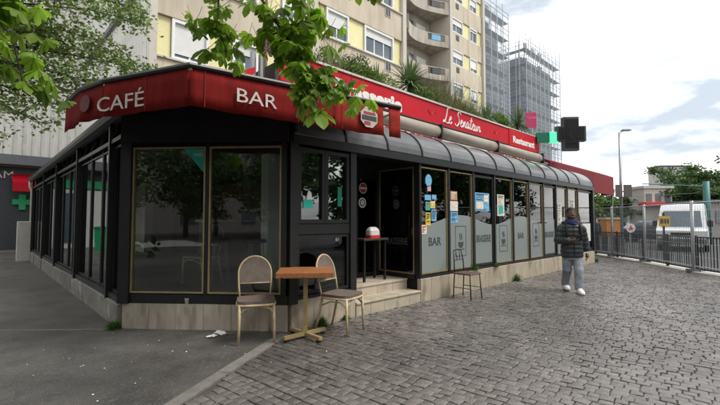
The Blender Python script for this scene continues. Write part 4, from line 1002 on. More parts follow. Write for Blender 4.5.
cx_ = thing('pharmacy_cross', 'flat green pharmacy cross on the dark shopfront', 'cross sign', (1.55,25.5,2.0))
b = MB(); 
cp_ = [(-.13,-.38),(.13,-.38),(.13,-.13),(.38,-.13),(.38,.13),(.13,.13),(.13,.38),(-.13,.38),(-.13,.13),(-.38,.13),(-.38,-.13),(-.13,-.13)]
b.prism(cp_, lambda a,c,t: (1.58+a,t,2.36+c), 25.80, 25.93); b.build('cross_face', M['green_paint'], cx_)
pv = MB(); pv.slab([(-14,24.6),(4.5,24.6),(4.5,26),(-14,26)], .001, .012); struct(pv.build('shop_kerb', M['kerb']))

# ------------------------------------------------------------ neighbour shop with the red fascia, LED cross
nb = thing('neighbour_shop', 'low shop past the cafe under a deep red fascia', 'shop', (18,6,0))
b = MB(); b.box(15.75, 20.6, 8.6, 14, -.05, 3.4); b.build('wall', M['offwhite'], nb)
b = MB(); b.box(15.7, 20.65, 5.61, 8.59, 3.3, 3.42); b.build('soffit', M['offwhite'], nb)
b = MB(); b.prism([(5.10,2.58),(5.10,3.40),(5.6,3.62),(5.6,3.5),(5.16,3.34),(5.16,2.58)], lambda y_,z_,t: (t,y_,z_), 13.47, 20.7); b.build('awning_fascia', M['awning2'], nb)
b = MB(); b.box(20.62, 20.69, 5.17, 5.6, 2.6, 3.4); b.build('awning_end', M['awning2'], nb)
b = MB(); b.box(16.2, 18.4, 8.54, 8.598, .3, 2.4); b.build('shop_window', M['pane_sky'], nb)
b = MB(); b.box(20.55, 20.62, 5.12, 5.19, 0, 2.58); b.build('awning_post', M['grey_metal'], nb)
lc = thing('led_cross', 'unlit dark grey pharmacy cross on a green bracket above the red fascia end', 'cross sign', (13.7,5.0,3.7))
bd = Vector((13.65-13.2, 4.93-5.40, 0)); bl = bd.length
b = MB(); b.obox((13.2,5.42), bd, 0, bl*.62, -.06, .06, 4.0, 4.32); b.build('bracket', M['green_dark'], lc)
b = MB(); b.obox((13.2,5.42), bd, bl*.64, bl*1.02, -.07, .07, 4.0, 4.34); b.build('bracket_lamp', M['green_lit'], lc)
cc = Vector((13.96,4.64,4.28)); cd = Vector((bd.x, bd.y, 0)).normalized(); cn = Vector((cd.y,-cd.x,0))
kk = 1.45
cq_ = [(math.copysign(.2,a) if abs(a)<.2 else a, math.copysign(.17,c) if abs(c)<.2 else c) for a,c in cp_]
b = MB(); b.prism([(a*kk*.99,c*kk) for a,c in cq_], lambda a,c,t: cc + cd*a*.86 + Vector((0,0,c)) + cn*t, -.09, .09); cf = b.build('cross_case', M['cross_grey'], lc)
for sgn in (1,-1):
    b = MB()
    for i in range(3): b.prism([(a*kk*(.86-.26*i),c*kk*(.86-.26*i)) for a,c in cq_], lambda a,c,t: cc + cd*a*.86 + Vector((0,0,c)) + cn*t*sgn, .091+.006*i, .096+.006*i)
    b.build('led_face', M['shop_grey'] if sgn > 5 else M['black_dull'], cf)
pk = thing('pink_poster_board', 'small pink advertising board above the Restaurant lettering', 'sign', (14.35,6.07,3.5))
b = MB(); b.obox((14.35,6.07), (RT.x,RT.y), -.19, .19, -.02, .02, 4.80, 5.34); b.build('board', M['pink_sign'], pk)
b = MB(); b.obox((14.35,6.07), (RT.x,RT.y), -.02, .02, -.02, .02, 3.5, 4.79); b.build('post', M['grey_metal'], pk)
lettering('Carte', .1, M['pink_paper'], pk, Vector((14.35,6.07,5.12)) - FW*.024, RT, width=.3, depth=.001)
rs = thing('round_sign', 'round red white and teal sign on a post behind the hanging leaves', 'sign', (3.9,6.0,4.2))
b = MB(); b.tube([(3.9,6.0,3.6),(3.9,6.0,5.1)], .03, 6); b.build('post', M['grey_metal'], rs)
b = MB(); b.prism([(.28*math.cos(i*math.pi/9), .28*math.sin(i*math.pi/9)) for i in range(18)], lambda a,c,t: Vector((3.9,6.0,4.75)) + RT*a + Vector((0,0,c)) + FW*t, -.06, -.02); d1 = b.build('disc', M['red_paint'], rs)
b = MB(); b.prism([(.27*math.cos(R(20+i*18)), .27*math.sin(R(20+i*18))) for i in range(9)], lambda a,c,t: Vector((3.9,6.0,4.75)) + RT*a + Vector((0,0,c)) + FW*t, -.068, -.061); b.build('disc_sector', M['letter_white'], d1)
b = MB(); b.prism([(-.2,.02),(-.02,.02),(-.02,.18),(-.16,.16)], lambda a,c,t: Vector((3.9,6.0,4.75)) + RT*a + Vector((0,0,c)) + FW*t, -.076, -.069); b.build('disc_sector', M['teal'], d1)

# ------------------------------------------------------------ railing, site fence, lamp post
pk_ = MB()
for i, (p, q) in enumerate(zip(FEN[:-1], FEN[1:])):
    d = (q-p); pk_.obox(p, (d.x,d.y), -.05, d.length+.05, -.02, .45, -.2, .035)
kb = struct(pk_.build('street_kerb', M['offwhite']))
bar = MB(); bar.box(-.011,.011,-.009,.009,.10,.98); barm = bar.mesh('bar', M['railing'])
i0 = 0
rail_names = ['dark steel street railing, bay at the open end of the site fence', 'dark steel street railing bay below the yellow works sign', 'dark steel street railing bay by the lamp post', 'dark steel street railing bay past the red fascia shop']
for i, (p, q) in enumerate(zip(FEN[:-1], FEN[1:])):
    d = q-p; L_ = d.length; dn = d.normalized(); off = Vector((dn.y,-dn.x,0))*.22
    t = thing('street_railing', rail_names[i], 'railing', p+off, 'dark railing along the street edge')
    for z in (.10, .98):
        b = MB(); b.obox(p+off, (d.x,d.y), .03, L_-.03, -.025, .025, z-.02, z+.02); b.build('rail', M['railing'], t)
    npost = max(2, int(L_/1.6))
    for k in range(npost+1):
        b = MB(); b.obox(p+off, (d.x,d.y), k*L_/npost-.03, k*L_/npost+.03, -.03, .03, 0, 1.03); b.build('post', M['railing'], t)
    nb_ = int(L_/.10)
    for k in range(1, nb_): 
        c = p + off + dn*(k*L_/nb_); inst('bar', barm, t, c, math.atan2(d.y,d.x))
# temporary mesh fence panels
def site_panel(p, q, label):
    t = thing('site_fence_panel', label, 'fence panel', p, 'temporary site fence'); d = q-p; L_ = d.length; dn = d.normalized()
    for c in (p, q - dn*.05):
        b_ = MB(); b_.tube([c, c+Vector((0,0,2.0))], .026, 8); b_.build('post', M['galv'], t, True)
    for z in (.18, 1.95):
        b_ = MB(); b_.tube([p+Vector((0,0,z)), q+Vector((0,0,z))], .018, 6); b_.build('rail', M['galv'], t)
    b_ = MB(); x_ = .06
    while x_ < L_: b_.tube([p+dn*x_+Vector((0,0,.18)), p+dn*x_+Vector((0,0,1.95))], .0042, 3, False); x_ += .085
    for z in (.45,.8,1.15,1.5,1.75): b_.tube([p+Vector((0,0,z)), q+Vector((0,0,z))], .005, 3, False)
    b_.build('wire_mesh', M['galv'], t)
    b_ = MB(); b_.obox(p, (d.x,d.y), -.09, .09, -.14, .14, 0.036, .10); b_.build('foot_block', M['shop_grey'], t)
fp = [Vector((12.7,-.15,0)), Vector((14.50,1.70,0)), Vector((16.62,3.22,0)), Vector((18.2,4.6,0)), Vector((20.6,7.2,0))]
fn = ['mesh fence panel at the open end of the temporary fence', 'mesh fence panel in front of the white van', 'mesh fence panel between the yellow sign and the lamp post', 'mesh fence panel in front of the orange barrier']
for p, q, nme in zip(fp[:-1], fp[1:], fn): site_panel(p, q, nme)
lp = thing('street_lamp', 'slim grey street lamp with a short arm behind the railing', 'street lamp', (18.11,4.22,0))
P0 = Vector((18.11,4.22,0))
b = MB(); b.tube([P0, P0+Vector((0,0,2.5)), P0+Vector((0,0,4.9))], [.06,.05,.035], 10); b.build('pole', M['grey_metal'], lp, True)
b = MB(); b.tube([P0+Vector((0,0,4.88)), P0+RT*.12+Vector((0,0,4.96)), P0+RT*.3+Vector((0,0,4.99))], .02, 6); b.build('arm', M['grey_metal'], lp, True)
b = MB(); b.prism([(-.02,-.012),(.30,-.02),(.34,.01),(.25,.035),(-.02,.03)], lambda a,c,t: P0+RT*(.12+a)+Vector((0,0,4.985+c))+FW*t, -.07, .07); b.build('lamp_head', M['grey_metal'], lp)
sb = thing('sign_panels', 'pair of brown sign backs fixed to the street lamp pole', 'sign', P0+Vector((0,0,2.3)))
for a0, a1 in ((-.27,-.01),(.04,.36)):
    b = MB(); b.obox(P0 + FW*-.09, (RT.x,RT.y), a0, a1, -.012, .012, 2.36, 2.84); b.build('panel', M['sign_back'], sb)
b = MB(); b.obox(P0 + FW*-.07, (RT.x,RT.y), -.25, .34, -.01, .005, 2.55, 2.6); b.build('bracket', M['galv'], sb)

# ------------------------------------------------------------ street beyond the fence
def van(p, rz):
    t = thing('parked_van', 'white panel van with a large windscreen parked behind the mesh fence', 'van', (0,0,0))
    prof_ = [(-2.6,.35),(-2.6,1.0),(-2.35,1.12),(-1.75,1.98),(-1.45,2.28),(-1.0,2.36),(2.5,2.36),(2.6,2.2),(2.6,.35)]
    b_ = MB(); wd = [(.90),(.96)]; 
    b_.prism(prof_, lambda a,c,q: (a, q*(1 - max(0,c-1.1)*.11), c), -.98, .98); body = b_.build('body', M['van_white'], t)
    n_ = Vector((.86-0,0,-.6)).normalized()
    def slant(a, k): return (-2.35 + .60*k - .012*a, 1.12 + .86*k)
    b_ = MB(); q0 = slant(0,.10); q1 = slant(0,1.0); o_ = -.012
    b_.add([(q0[0]+o_,-.80,q0[1]+.01),(q0[0]+o_,.80,q0[1]+.01),(q1[0]+o_,.72,q1[1]+.01),(q1[0]+o_,-.72,q1[1]+.01),(q0[0]+.02,-.8,q0[1]),(q0[0]+.02,.8,q0[1]),(q1[0]+.02,.72,q1[1]),(q1[0]+.02,-.72,q1[1])], [(0,1,2,3),(7,6,5,4),(0,4,5,1),(1,5,6,2),(2,6,7,3),(3,7,4,0)]); b_.build('windscreen', M['pane_sky'], t)
    for sy in (-1,1):
        b_ = MB(); b_.prism([(-1.75,1.25),(-1.35,1.9),(-.6,1.95),(-.6,1.25)], lambda a,c,q: (a, sy*(.985*(1-max(0,c-1.1)*.11)+q), c), -.01, .006); b_.build('side_window', M['pane_sky'], t)
        b_ = MB(); b_.box(-2.615,-2.55,sy*.75-.14,sy*.75+.14,.72,.92); b_.build('headlight', M['letter_white'], t)
        b_ = MB(); b_.box(-1.9,-1.75,sy*1.08-.1,sy*1.08+.1,1.2,1.5); b_.build('mirror', M['black_dull'], t)
        for x_ in (-1.75,1.75):
            b_ = MB(); b_.prism([(.34*math.cos(i*math.pi/10), .34*math.sin(i*math.pi/10)) for i in range(20)], lambda a,c,q: (x_+a, sy*(.80+q), .34+c), 0, .2); wh = b_.build('wheel', M['tyre'], t)
            b_ = MB(); b_.prism([(.2*math.cos(i*math.pi/8), .2*math.sin(i*math.pi/8)) for i in range(16)], lambda a,c,q: (x_+a, sy*(1.0+q), .34+c), 0, .01); b_.build('rim', M['galv'], wh)
    b_ = MB(); b_.box(-2.66,-2.58,-.92,.92,.36,.62); b_.build('bumper', M['shop_grey'], t)
    b_ = MB(); b_.box(-2.612,-2.595,-.4,.4,.78,.92); b_.build('grille', M['black_dull'], t)
    t.location = p; t.rotation_euler.z = rz; return t
van(site(17.4, 21.5, -.06), YAW + R(-42))
def xy(p): return (p.x, p.y)
# works signs
ws = thing('works_sign', 'yellow works sign standing behind the fence beside the van', 'sign', site(11.5,15.2,-.05))
p = site(11.55,15.2); b = MB(); b.obox(xy(p), xy(RT), -.21, .21, -.015, .015, 1.24, 1.62); f_ = b.build('board', M['sign_yellow'], ws)
b = MB()
for a0,a1,z0,z1 in ((-.16,-.05,1.34,1.52),(-.02,.06,1.34,1.52),(.09,.16,1.34,1.52)): b.obox(xy(p - FW*.02), xy(RT), a0, a1, -.003, .003, z0, z1)
b.build('printing', M['letter_dark'], f_)
b = MB(); b.obox(xy(p + FW*.04), xy(RT), -.03, .03, -.02, .02, -.06, 1.75); b.build('post', M['black_dull'], ws)
ns = thing('round_road_sign', 'small red and white round road sign low behind the railing', 'sign', site(11.9,17.7,-.05))
p = site(11.95,17.7); b = MB(); b.prism([(.2*math.cos(i*math.pi/10), .2*math.sin(i*math.pi/10)) for i in range(20)], lambda a,c,t: p+RT*a+Vector((0,0,1.12+c))+FW*t, -.02, .0); d1 = b.build('disc', M['letter_white'], ns)
b = MB(); b.prism([(a*.7,c*.7) for a,c in ((-.2,-.06),(-.07,-.06),(-.14,-.2),(0,-.1),(.14,-.2),(.07,-.06),(.2,.0),(.06,.04),(0,.2),(-.06,.04))], lambda a,c,t: p+RT*a+Vector((0,0,1.12+c))+FW*t, -.026, -.021); b.build('emblem', M['red_paint'], d1)
b = MB(); b.obox(xy(p + FW*.04), xy(RT), -.03, .03, -.03, .03, -.06, 1.2); b.build('post', M['galv'], ns)
ob = thing('works_container', 'orange works container behind the fence with pale lid', 'container', site(12.8,20,-.06))
p = site(12.75,20.4); b = MB(); b.obox(xy(p), xy(RT), -.38, .38, -.3, .3, .7, 1.5); b.build('bin_body', M['orange'], ob)
b = MB(); b.obox(xy(p), xy(RT), -.42, .42, -.34, .34, 1.505, 1.6); b.build('lid', M['offwhite'], ob)
for a0 in (-.34,.26):
    b = MB(); b.obox(xy(p), xy(RT), a0, a0+.08, -.2, .2, -.06, .7); b.build('leg', M['shop_grey'], ob)
# tram mast with wires
tm_ = thing('tram_mast', 'teal tram catenary mast beyond the van', 'mast', site(21.7,25,-.06)); p = site(21.7,25)
b = MB(); b.tube([p+Vector((0,0,-.06)), p+Vector((0,0,3.9))], [.19,.17], 12); b.build('pole', M['teal_mast'], tm_, True)
b = MB(); b.tube([p+Vector((0,0,3.6)), p-RT*4+Vector((0,0,3.75))], .03, 6); b.build('arm', M['teal_mast'], tm_)
for k, (z0, r1, z1) in enumerate(((3.2,-14,2.9),(2.7,-13,2.5),(3.6,6,3.8))):
    b = MB(); b.tube([p+Vector((0,0,z0)), p+RT*r1*.5+FW*4+Vector((0,0,(z0+z1)/2-.15)), p+RT*r1+FW*8+Vector((0,0,z1))], .012, 4); b.build('wire', M['shop_grey'], tm_)
def far_building(name, label, r0, r1, d0, dep_, h, m, rows, cols, wm='pane_sky', wh=1.3, roofm='roof_felt', z0=0, first=1.2):
    c = site((r0+r1)/2, d0, -.06); t = thing(name, label, 'building', c); a = site(r0, d0)
    b_ = MB(); b_.obox(xy(a), xy(RT), 0, r1-r0, -dep_, 0, -.06, h); b_.build('wall', M[m], t)
    b_ = MB(); b_.obox(xy(a), xy(RT), -.15, r1-r0+.15, -dep_-.1, .15, h, h+.3); b_.build('roof', M[roofm], t)
    W = r1-r0; st_ = (h-first)/rows
    for i in range(rows):
        for j in range(cols):
            x0_ = W*(j+.2)/cols; x1_ = W*(j+.8)/cols; z = first + i*st_
            b_ = MB(); b_.obox(xy(a), xy(RT), x0_, x1_, .002, .06, z, z+min(wh, st_*.6)); b_.build('window', M[wm], t)
    return t
far_building('far_apartment_building', 'pale white apartment slab far beyond the street trees', 68, 75, 90, 4, 13.6, 'bldg_far', 4, 6)
far_building('far_apartment_building', 'grey flat roofed building behind the dark trees at the street end', 57, 66, 82, 3, 4.2, 'bldg_far', 1, 6)
far_building('far_shop_row', 'low row of shops with red awning strip and grey upper panels', 30.6, 33.6, 43, 2.5, 4.9, 'offwhite', 1, 3, 'shop_grey', 1.3, 'offwhite', 0, 3.5)
p = site(32.2, 42.5); b = MB(); b.obox(xy(p), xy(RT), -2.0, 2.0, -.9, .3, 3.0, 3.4); tag(b.build('shop_awning', M['red_paint']), 'faded red awning strip along the far low shops', 'awning')
far_building('far_dark_building', 'dark low building behind the teal mast', 32.5, 44, 37, 6, 3.1, 'bldg_far2', 1, 6, 'shop_grey', 1.2)
far_building('far_apartment_building', 'tan apartment building closing the street beyond the lamp', 46, 56, 78, 3, 3.6, 'bldg_far', 1, 6)
for k, (r_, d_) in enumerate(((20.5,28),(24.0,33),(27,36))):
    p = site(r_, d_, -.06); t = thing('parked_car', ['dark parked car furthest along the road past the orange container', 'grey parked car between the van and the shop row', 'dark parked car in front of the far low shops'][k], 'car', p)
    b = MB(); b.loft([(p.x,p.y,.2,.85,2.0),(p.x,p.y,.75,.88,2.05),(p.x,p.y,.85,.82,1.95)], 16, 5); b.build('body', M[['navy','grey_metal','black'][k]], t, True)
    b = MB(); b.loft([(p.x,p.y,.85,.78,1.3),(p.x,p.y,1.35,.6,.85),(p.x,p.y,1.42,.5,.7)], 16, 5); b.build('cabin', M['pane_sky'], t, True)
    for sx in (-1,1):
        for sy in (-1,1):
            b = MB(); b.prism([(.3*math.cos(i*math.pi/8), .3*math.sin(i*math.pi/8)) for i in range(16)], lambda a,c,q: (p.x+sx*(.72+q), p.y+sy*1.25+a, .24+c), 0, .18); b.build('wheel', M['tyre'], t)
    t.rotation_euler.z = 0

# ------------------------------------------------------------ trees
def tree(name, label, p, h, crown_c, crown_r, nl, s, mt, seed, limbs=9, tr=.16, group=None, clumps=26):
    rr = random.Random(seed); t = thing(name, label, 'tree', p, group); p = Vector(p); cc_ = Vector(crown_c)
    b_ = MB(); top = p.lerp(cc_, .75); top.z = cc_.z
    b_.tube([p, p.lerp(top,.35)+Vector((rr.uniform(-.1,.1),rr.uniform(-.1,.1),0)), top], [tr,tr*.75,tr*.35], 9)
    tips = []
    for i in range(limbs):
        d = Vector((rr.gauss(0,1),rr.gauss(0,1),rr.uniform(-.3,.9))).normalized(); e = cc_ + Vector((d.x*crown_r[0],d.y*crown_r[1],d.z*crown_r[2]))*.85
        s0 = p.lerp(top, rr.uniform(.5,.95)); m_ = s0.lerp(e,.5)+Vector((0,0,.12*crown_r[2])); b_.tube([s0,m_,e],[tr*.35,tr*.2,tr*.07],6); tips += [e, m_.lerp(e,.5)]
    b_.build('trunk', M['bark'], t, True)
    b_ = MB(); tn_ = []
    clumps = int(clumps*2.2); cl_ = tips + [cc_ + Vector((rr.gauss(0,.5)*crown_r[0],rr.gauss(0,.5)*crown_r[1],rr.gauss(0,.5)*crown_r[2])) for _ in range(max(0,clumps-len(tips)))]
    for i, c in enumerate(cl_):
        q = rr.uniform(.22,.42); leafball(b_, tn_, c, (crown_r[0]*q,crown_r[1]*q,crown_r[2]*q*.8), nl//len(cl_), s, seed*100+i, .15)
    fin(b_, tn_, 'crown', M[mt], t); return t
# beyond the fence
tree('street_tree', 'dense dark tree beside the teal tram mast', site(38,44,-.06), 7, site(37.5,44,4.3), (4.2,4.2,2.6), 22000, .35, 'far_green', 21, 10, .25, 'street trees beyond the fence', 40)
tree('street_tree', 'broad tree at the edge of the far dark building', site(45,48,-.06), 7, site(44,48,5.0), (4.6,4.6,3.2), 22000, .35, 'far_green', 22, 10, .25, 'street trees beyond the fence', 40)
tree('street_tree', 'small round tree next to the orange container', site(30,47,-.06), 5, site(30,47,2.9), (2.0,2.0,1.7), 7000, .28, 'far_green', 23, 8, .15, 'street trees beyond the fence', 24)
tree('street_tree', 'light green tree right past the red fascia shop', site(26.5,44,-.06), 5, site(26.0,44,3.2), (1.9,2.2,1.7), 7000, .26, 'shrub', 24, 8, .15, 'street trees beyond the fence', 24)
# fine leaved tree on the side street pavement
ft = thing('side_street_tree', 'fine leaved tree reaching over the side street from the pavement', 'tree', site(-9.3,7.0))
rr = random.Random(5); tk = MB(); tb0 = site(-9.3,7.0); tk.tube([tb0, tb0+Vector((.05,0,2.2)), site(-9.0,7.2,4.6), site(-8.8,7.4,7.2)], [.2,.16,.12,.06], 10)
lv = MB(); tn = []; NT = 13
def spray(s0, e, sag, n_, s):
    s0, e = Vector(s0), Vector(e); m_ = s0.lerp(e,.5)+Vector((0,0,sag)); pts = [s0, s0.lerp(m_,.6)+Vector((0,0,sag*.2)), m_, m_.lerp(e,.55)+Vector((0,0,sag*.25)), e]
    tk.tube(pts, [.045,.03,.02,.012,.005], 5)
    L_ = (e-s0).length; side_ = (e-s0).normalized().cross(Vector((0,0,1))).normalized()
    for k in range(int(L_*NT)):
        t_ = rr.uniform(.25,1); i_ = min(3,int(t_*4)); a_ = pts[i_].lerp(pts[i_+1], t_*4-i_)
        l_ = rr.uniform(.25,.75)*(1.1-t_*.5); dd = (side_*rr.choice((-1,1))*rr.uniform(.5,1) + (e-s0).normalized()*rr.uniform(.2,.9) + Vector((0,0,rr.uniform(-.7,.5)))).normalized()
        b1_ = a_ + dd*l_; tk.tube([a_, a_.lerp(b1_,.5)+Vector((0,0,.02)), b1_], [.007,.005,.002], 4, False)
        for j in range(n_):
            q = rr.uniform(.1,1.05); leaf(lv, tn, a_.lerp(b1_, q)+Vector((rr.gauss(0,.11),rr.gauss(0,.11),rr.gauss(0,.12))), s*rr.uniform(.7,1.25), rr)
for (r1,d1_,z1) in ((-4.55,8.2,5.6),(-4.9,7.6,4.9),(-4.3,8.6,4.55),(-5.4,7.2,4.2),(-5.6,7.8,3.55),(-5.9,7.4,3.2),(-4.9,8.8,6.2),(-5.6,8.0,6.6),(-6.2,7.3,5.9),(-5.0,7.0,5.5),(-6.6,7.9,4.6),(-6.3,6.8,3.9),(-4.5,7.4,6.5),(-5.2,9.2,5.0),(-6.6,7.2,3.0),(-6.0,8.6,4.1),(-6.9,7.5,5.4),(-5.1,8.2,4.1),(-6.4,8.2,5.2),(-5.7,7.6,5.0)):
    z0 = z1*.55 + 2.1; spray(site(-9.0,7.2,z0), site(r1,d1_,z1), .35, 17, .10)
NT = 6
for k in range(26):
    a_ = rr.uniform(1.2,5.4); spray(site(-9,7.2,rr.uniform(4,7)), site(-9+3.4*math.cos(a_), 7.2+3.4*math.sin(a_), rr.uniform(3.6,8.5)), .35, 9, .11)
tk.build('trunk', M['bark'], ft, True); fin(lv, tn, 'crown', M['leaf_small'], ft)

# horse chestnut whose branch hangs over the pavement
def leaflet(b_, base, d, up_, l, wd):
    s_ = d.cross(up_).normalized(); k = len(b_.v); prof_l = ((0,.04),(.25,.22),(.55,.46),(.78,.42),(.92,.2),(1,0))
    for t_, w_ in prof_l[:-1]:
        c = base + d*l*t_ - up_*l*.16*t_*t_; b_.v += [c - s_*w_*wd + up_*.12*w_*wd, c - up_*.03*l*0, c + s_*w_*wd + up_*.12*w_*wd]
    b_.v.append(base + d*l - up_*l*.16)
    n_ = len(prof_l)-1
    for j in range(n_-1):
        for q in (0,1): b_.f.append((k+3*j+q, k+3*j+q+1, k+3*j+q+4, k+3*j+q+3))
    e = k+3*(n_-1); b_.f += [(e,e+1,k+3*n_),(e+1,e+2,k+3*n_)]
def palm_leaf(seed, s=1.):
    r2 = random.Random(seed); b_ = MB(); up_ = Vector((0,0,1))
    for i, a in enumerate((-125,-78,-38,0,38,78,125)):
        a = R(a + r2.uniform(-7,7)); ll = s*(.195 - abs(i-3)*.026)*r2.uniform(.9,1.1); dz = -.55 + r2.uniform(-.2,.2)
        d = Vector((math.cos(a), math.sin(a), dz)).normalized(); u2 = (up_ - d*up_.dot(d)).normalized(); leaflet(b_, Vector((0,0,0)), d, u2, ll, ll*.46)
    b_.tube([(0,0,0),(-.05*s,0,.03*s),(-.12*s,0,.09*s)], .003, 4)
    me = b_.mesh('leaf', M['leaf'], fix=False); at_ = me.attributes.new('tone','FLOAT','POINT'); tv = r2.uniform(.75,1.25)
    for dd in at_.data: dd.value = tv
    return me
LV = [palm_leaf(i) for i in range(9)]
ctn = thing('chestnut_tree', 'horse chestnut with big fanned leaves hanging in front of the red awning', 'tree', site(-3.4,-.9))
lm = MB(); c0 = site(-3.4,-.9)
lm.tube([c0, site(-3.35,-.85,1.6), site(-3.2,-.7,3.0), site(-3.0,-.5,5.2)], [.24,.2,.17,.1], 12)
lm.tube([site(-3.2,-.7,3.0), site(-2.5,.6,4.2), site(-1.5,2.0,4.35), site(-.9,2.9,3.9)], [.1,.07,.045,.03], 8)
lm.tube([site(-3.2,-.7,3.2), site(-3.4,1.2,4.0), site(-3.2,2.6,3.9)], [.08,.05,.02], 8)
twigs = []
def twig(pts, r0=.016):
    pts = [site(*p) for p in pts]; lm.tube(pts, [r0*(1-.75*i/(len(pts)-1)) for i in range(len(pts))], 6); twigs.append(pts); return pts
D0 = 3.15
def T(px, py, d): return ((px-360)/400*d, d, 1.45 + (220.5-py)/400*d)
t1 = twig([(-.9,2.9,3.9), (-.85,3.0,3.3), (-.62,3.1,2.95), (-.42,3.15,2.62), (-.25,3.2,2.5)])
t2 = twig([(-.62,3.1,2.95),(-.45,3.1,2.7),(-.36,3.05,2.46),(-.33,3.05,2.34)], .012)
t3 = twig([(-.9,2.9,3.9),(-1.1,3.05,3.3),(-1.15,3.15,3.0),(-1.05,3.2,2.75)], .013)
t4 = twig([(-.42,3.15,2.62),(-.22,3.25,2.64),(-.10,3.3,2.52)], .010)
t5 = twig([(-.9,2.9,3.9),(-.5,3.1,3.35),(-.42,3.2,3.0),(-.40,3.2,2.8)], .012)
t6 = twig([(-1.15,3.15,3.0),(-1.2,3.1,2.95)], .008)
t7 = twig([(-.9,2.9,3.9),(-.2,3.2,3.6),(.06,3.3,3.42)], .010)
t8 = twig([(-.62,3.1,2.95),(-.75,3.2,2.95),(-.78,3.2,2.86)], .009)
t9 = twig([(-3.2,2.6,3.9),(-3.0,2.9,3.3),(-2.75,3.1,2.9),(-2.68,3.15,2.5)], .016)
t10 = twig([(-3.0,2.9,3.3),(-2.8,3.0,3.2),(-2.65,3.1,3.05)], .012)
lm.build('trunk', M['bark'], ctn, True)
rr = random.Random(12)
def hang(p, s, tilt=.5):
    o_ = inst('leaf', rr.choice(LV), ctn, p, rot=(rr.uniform(-tilt,tilt), rr.uniform(.1,.1+tilt), rr.uniform(-math.pi, math.pi)), scale=(s,s,s)); return o_
def along(pts, n_, s0, s1, t0=.25, sp=.09):
    for i in range(n_):
        t_ = t0 + (1-t0)*(i+rr.random())/n_; q = t_*(len(pts)-1); k = min(len(pts)-2, int(q)); p = pts[k].lerp(pts[k+1], q-k)
        hang(p + Vector((rr.gauss(0,sp),rr.gauss(0,sp),rr.gauss(0,sp*.7))), rr.uniform(s0,s1))
along(t1, 54, .45, .8, .3, .085); along(t2, 16, .5, .85, .2, .06); along(t3, 26, .45, .8, .35, .08); along(t4, 28, .4, .7, .1, .07)
along(t5, 40, .5, .85, .35, .11); along(t6, 12, .45, .75, 0, .07); along(t7, 3, .5, .8, .8, .05); along(t8, 16, .45, .75, .1, .08)
along(t9, 34, .6, 1.0, .3, .13); along(t10, 9, .7, 1.1, .3, .1)
hang(t2[-1] + Vector((0,0,-.04)), 1.15, .15)
# rest of the crown, above and behind the view
cb = MB(); tn = []
def stamp(p, s):
    me = rr.choice(LV); m_ = Matrix.Translation(p) @ Matrix.Rotation(rr.uniform(0,6.28),4,'Z') @ Matrix.Rotation(rr.uniform(-.4,.6),4,'Y') @ Matrix.Scale(s,4)
    k = len(cb.v); cb.v += [m_ @ v.co for v in me.vertices]; cb.f += [tuple(i+k for i in pl_.vertices) for pl_ in me.polygons]; tn.extend([rr.uniform(.7,1.3)]*len(me.vertices))
for i in range(900):
    a_ = rr.uniform(0,6.28); q = math.sqrt(rr.random())*3.0; z = rr.uniform(3.9,7.4)
    q *= math.sqrt(max(.05, 1-((z-5.2)/2.4)**2)); p = site(-3.2+q*math.cos(a_)*.9, -.4+q*math.sin(a_)*1.1, z)
    f_, r_ = p.dot(FW), p.dot(RT)
    if f_ > .4 and (z-1.45) < f_*.62: continue
    stamp(p, rr.uniform(.9,1.5))
cr_ = cb.build('crown', M['leaf'], ctn, fix=False); at = cr_.data.attributes.new('tone','FLOAT','POINT'); at.data.foreach_set('value', tn); cr_['kind'] = 'stuff'
b = MB(); q0 = site(-.72,3.05,2.72); rb = random.Random(3)
for i in range(60):
    z = rb.uniform(0,.13); rr_ = .035*(1-z/.16); a_ = rb.uniform(0,6.28); c = q0 + Vector((rr_*math.cos(a_), rr_*math.sin(a_), z)); b.sphere(c, .009,.009,.009, 5, 3)
b.build('blossom', M['blossom'], ctn)

# ------------------------------------------------------------ people
def remesh_obj(b_, name, m, parent, vox=.012, smooth_it=4, sub=0):
    o_ = b_.build(name, m, parent, True)
    r_ = o_.modifiers.new('r','REMESH'); r_.mode = 'VOXEL'; r_.voxel_size = vox; r_.use_smooth_shade = True
    if smooth_it: s_ = o_.modifiers.new('s','SMOOTH'); s_.iterations = smooth_it; s_.factor = .5
    return o_
def hand(b_, w_, d, side_, curl, s=1.):
    """palm and five fingers; w_ wrist, d direction of the hand, side_ towards the thumb"""
    d = d.normalized(); side_ = (side_ - d*side_.dot(d)).normalized(); n_ = d.cross(side_)
    b_.tube([w_, w_+d*.035*s, w_+d*.085*s], [.026*s,.034*s,.036*s], 8)
    for i, (o_, l_) in enumerate(((.028,.075),(.010,.085),(-.010,.078),(-.028,.06))):
        p = w_ + d*.085*s + side_*o_*s; q = p + (d*.6 + n_*curl*.6).normalized()*l_*.5*s; e = q + (d*(1-curl) + n_*curl*1.6).normalized()*l_*.5*s
        b_.tube([p - d*.02*s, p, q, e], [.010*s,.010*s,.009*s,.007*s], 6)
    p = w_ + d*.03*s + side_*.03*s; b_.tube([p, p+(d*.6+side_*.6)*.04*s, p+(d*.9+side_*.3+n_*curl*.5)*.075*s], [.012*s,.011*s,.008*s], 6)
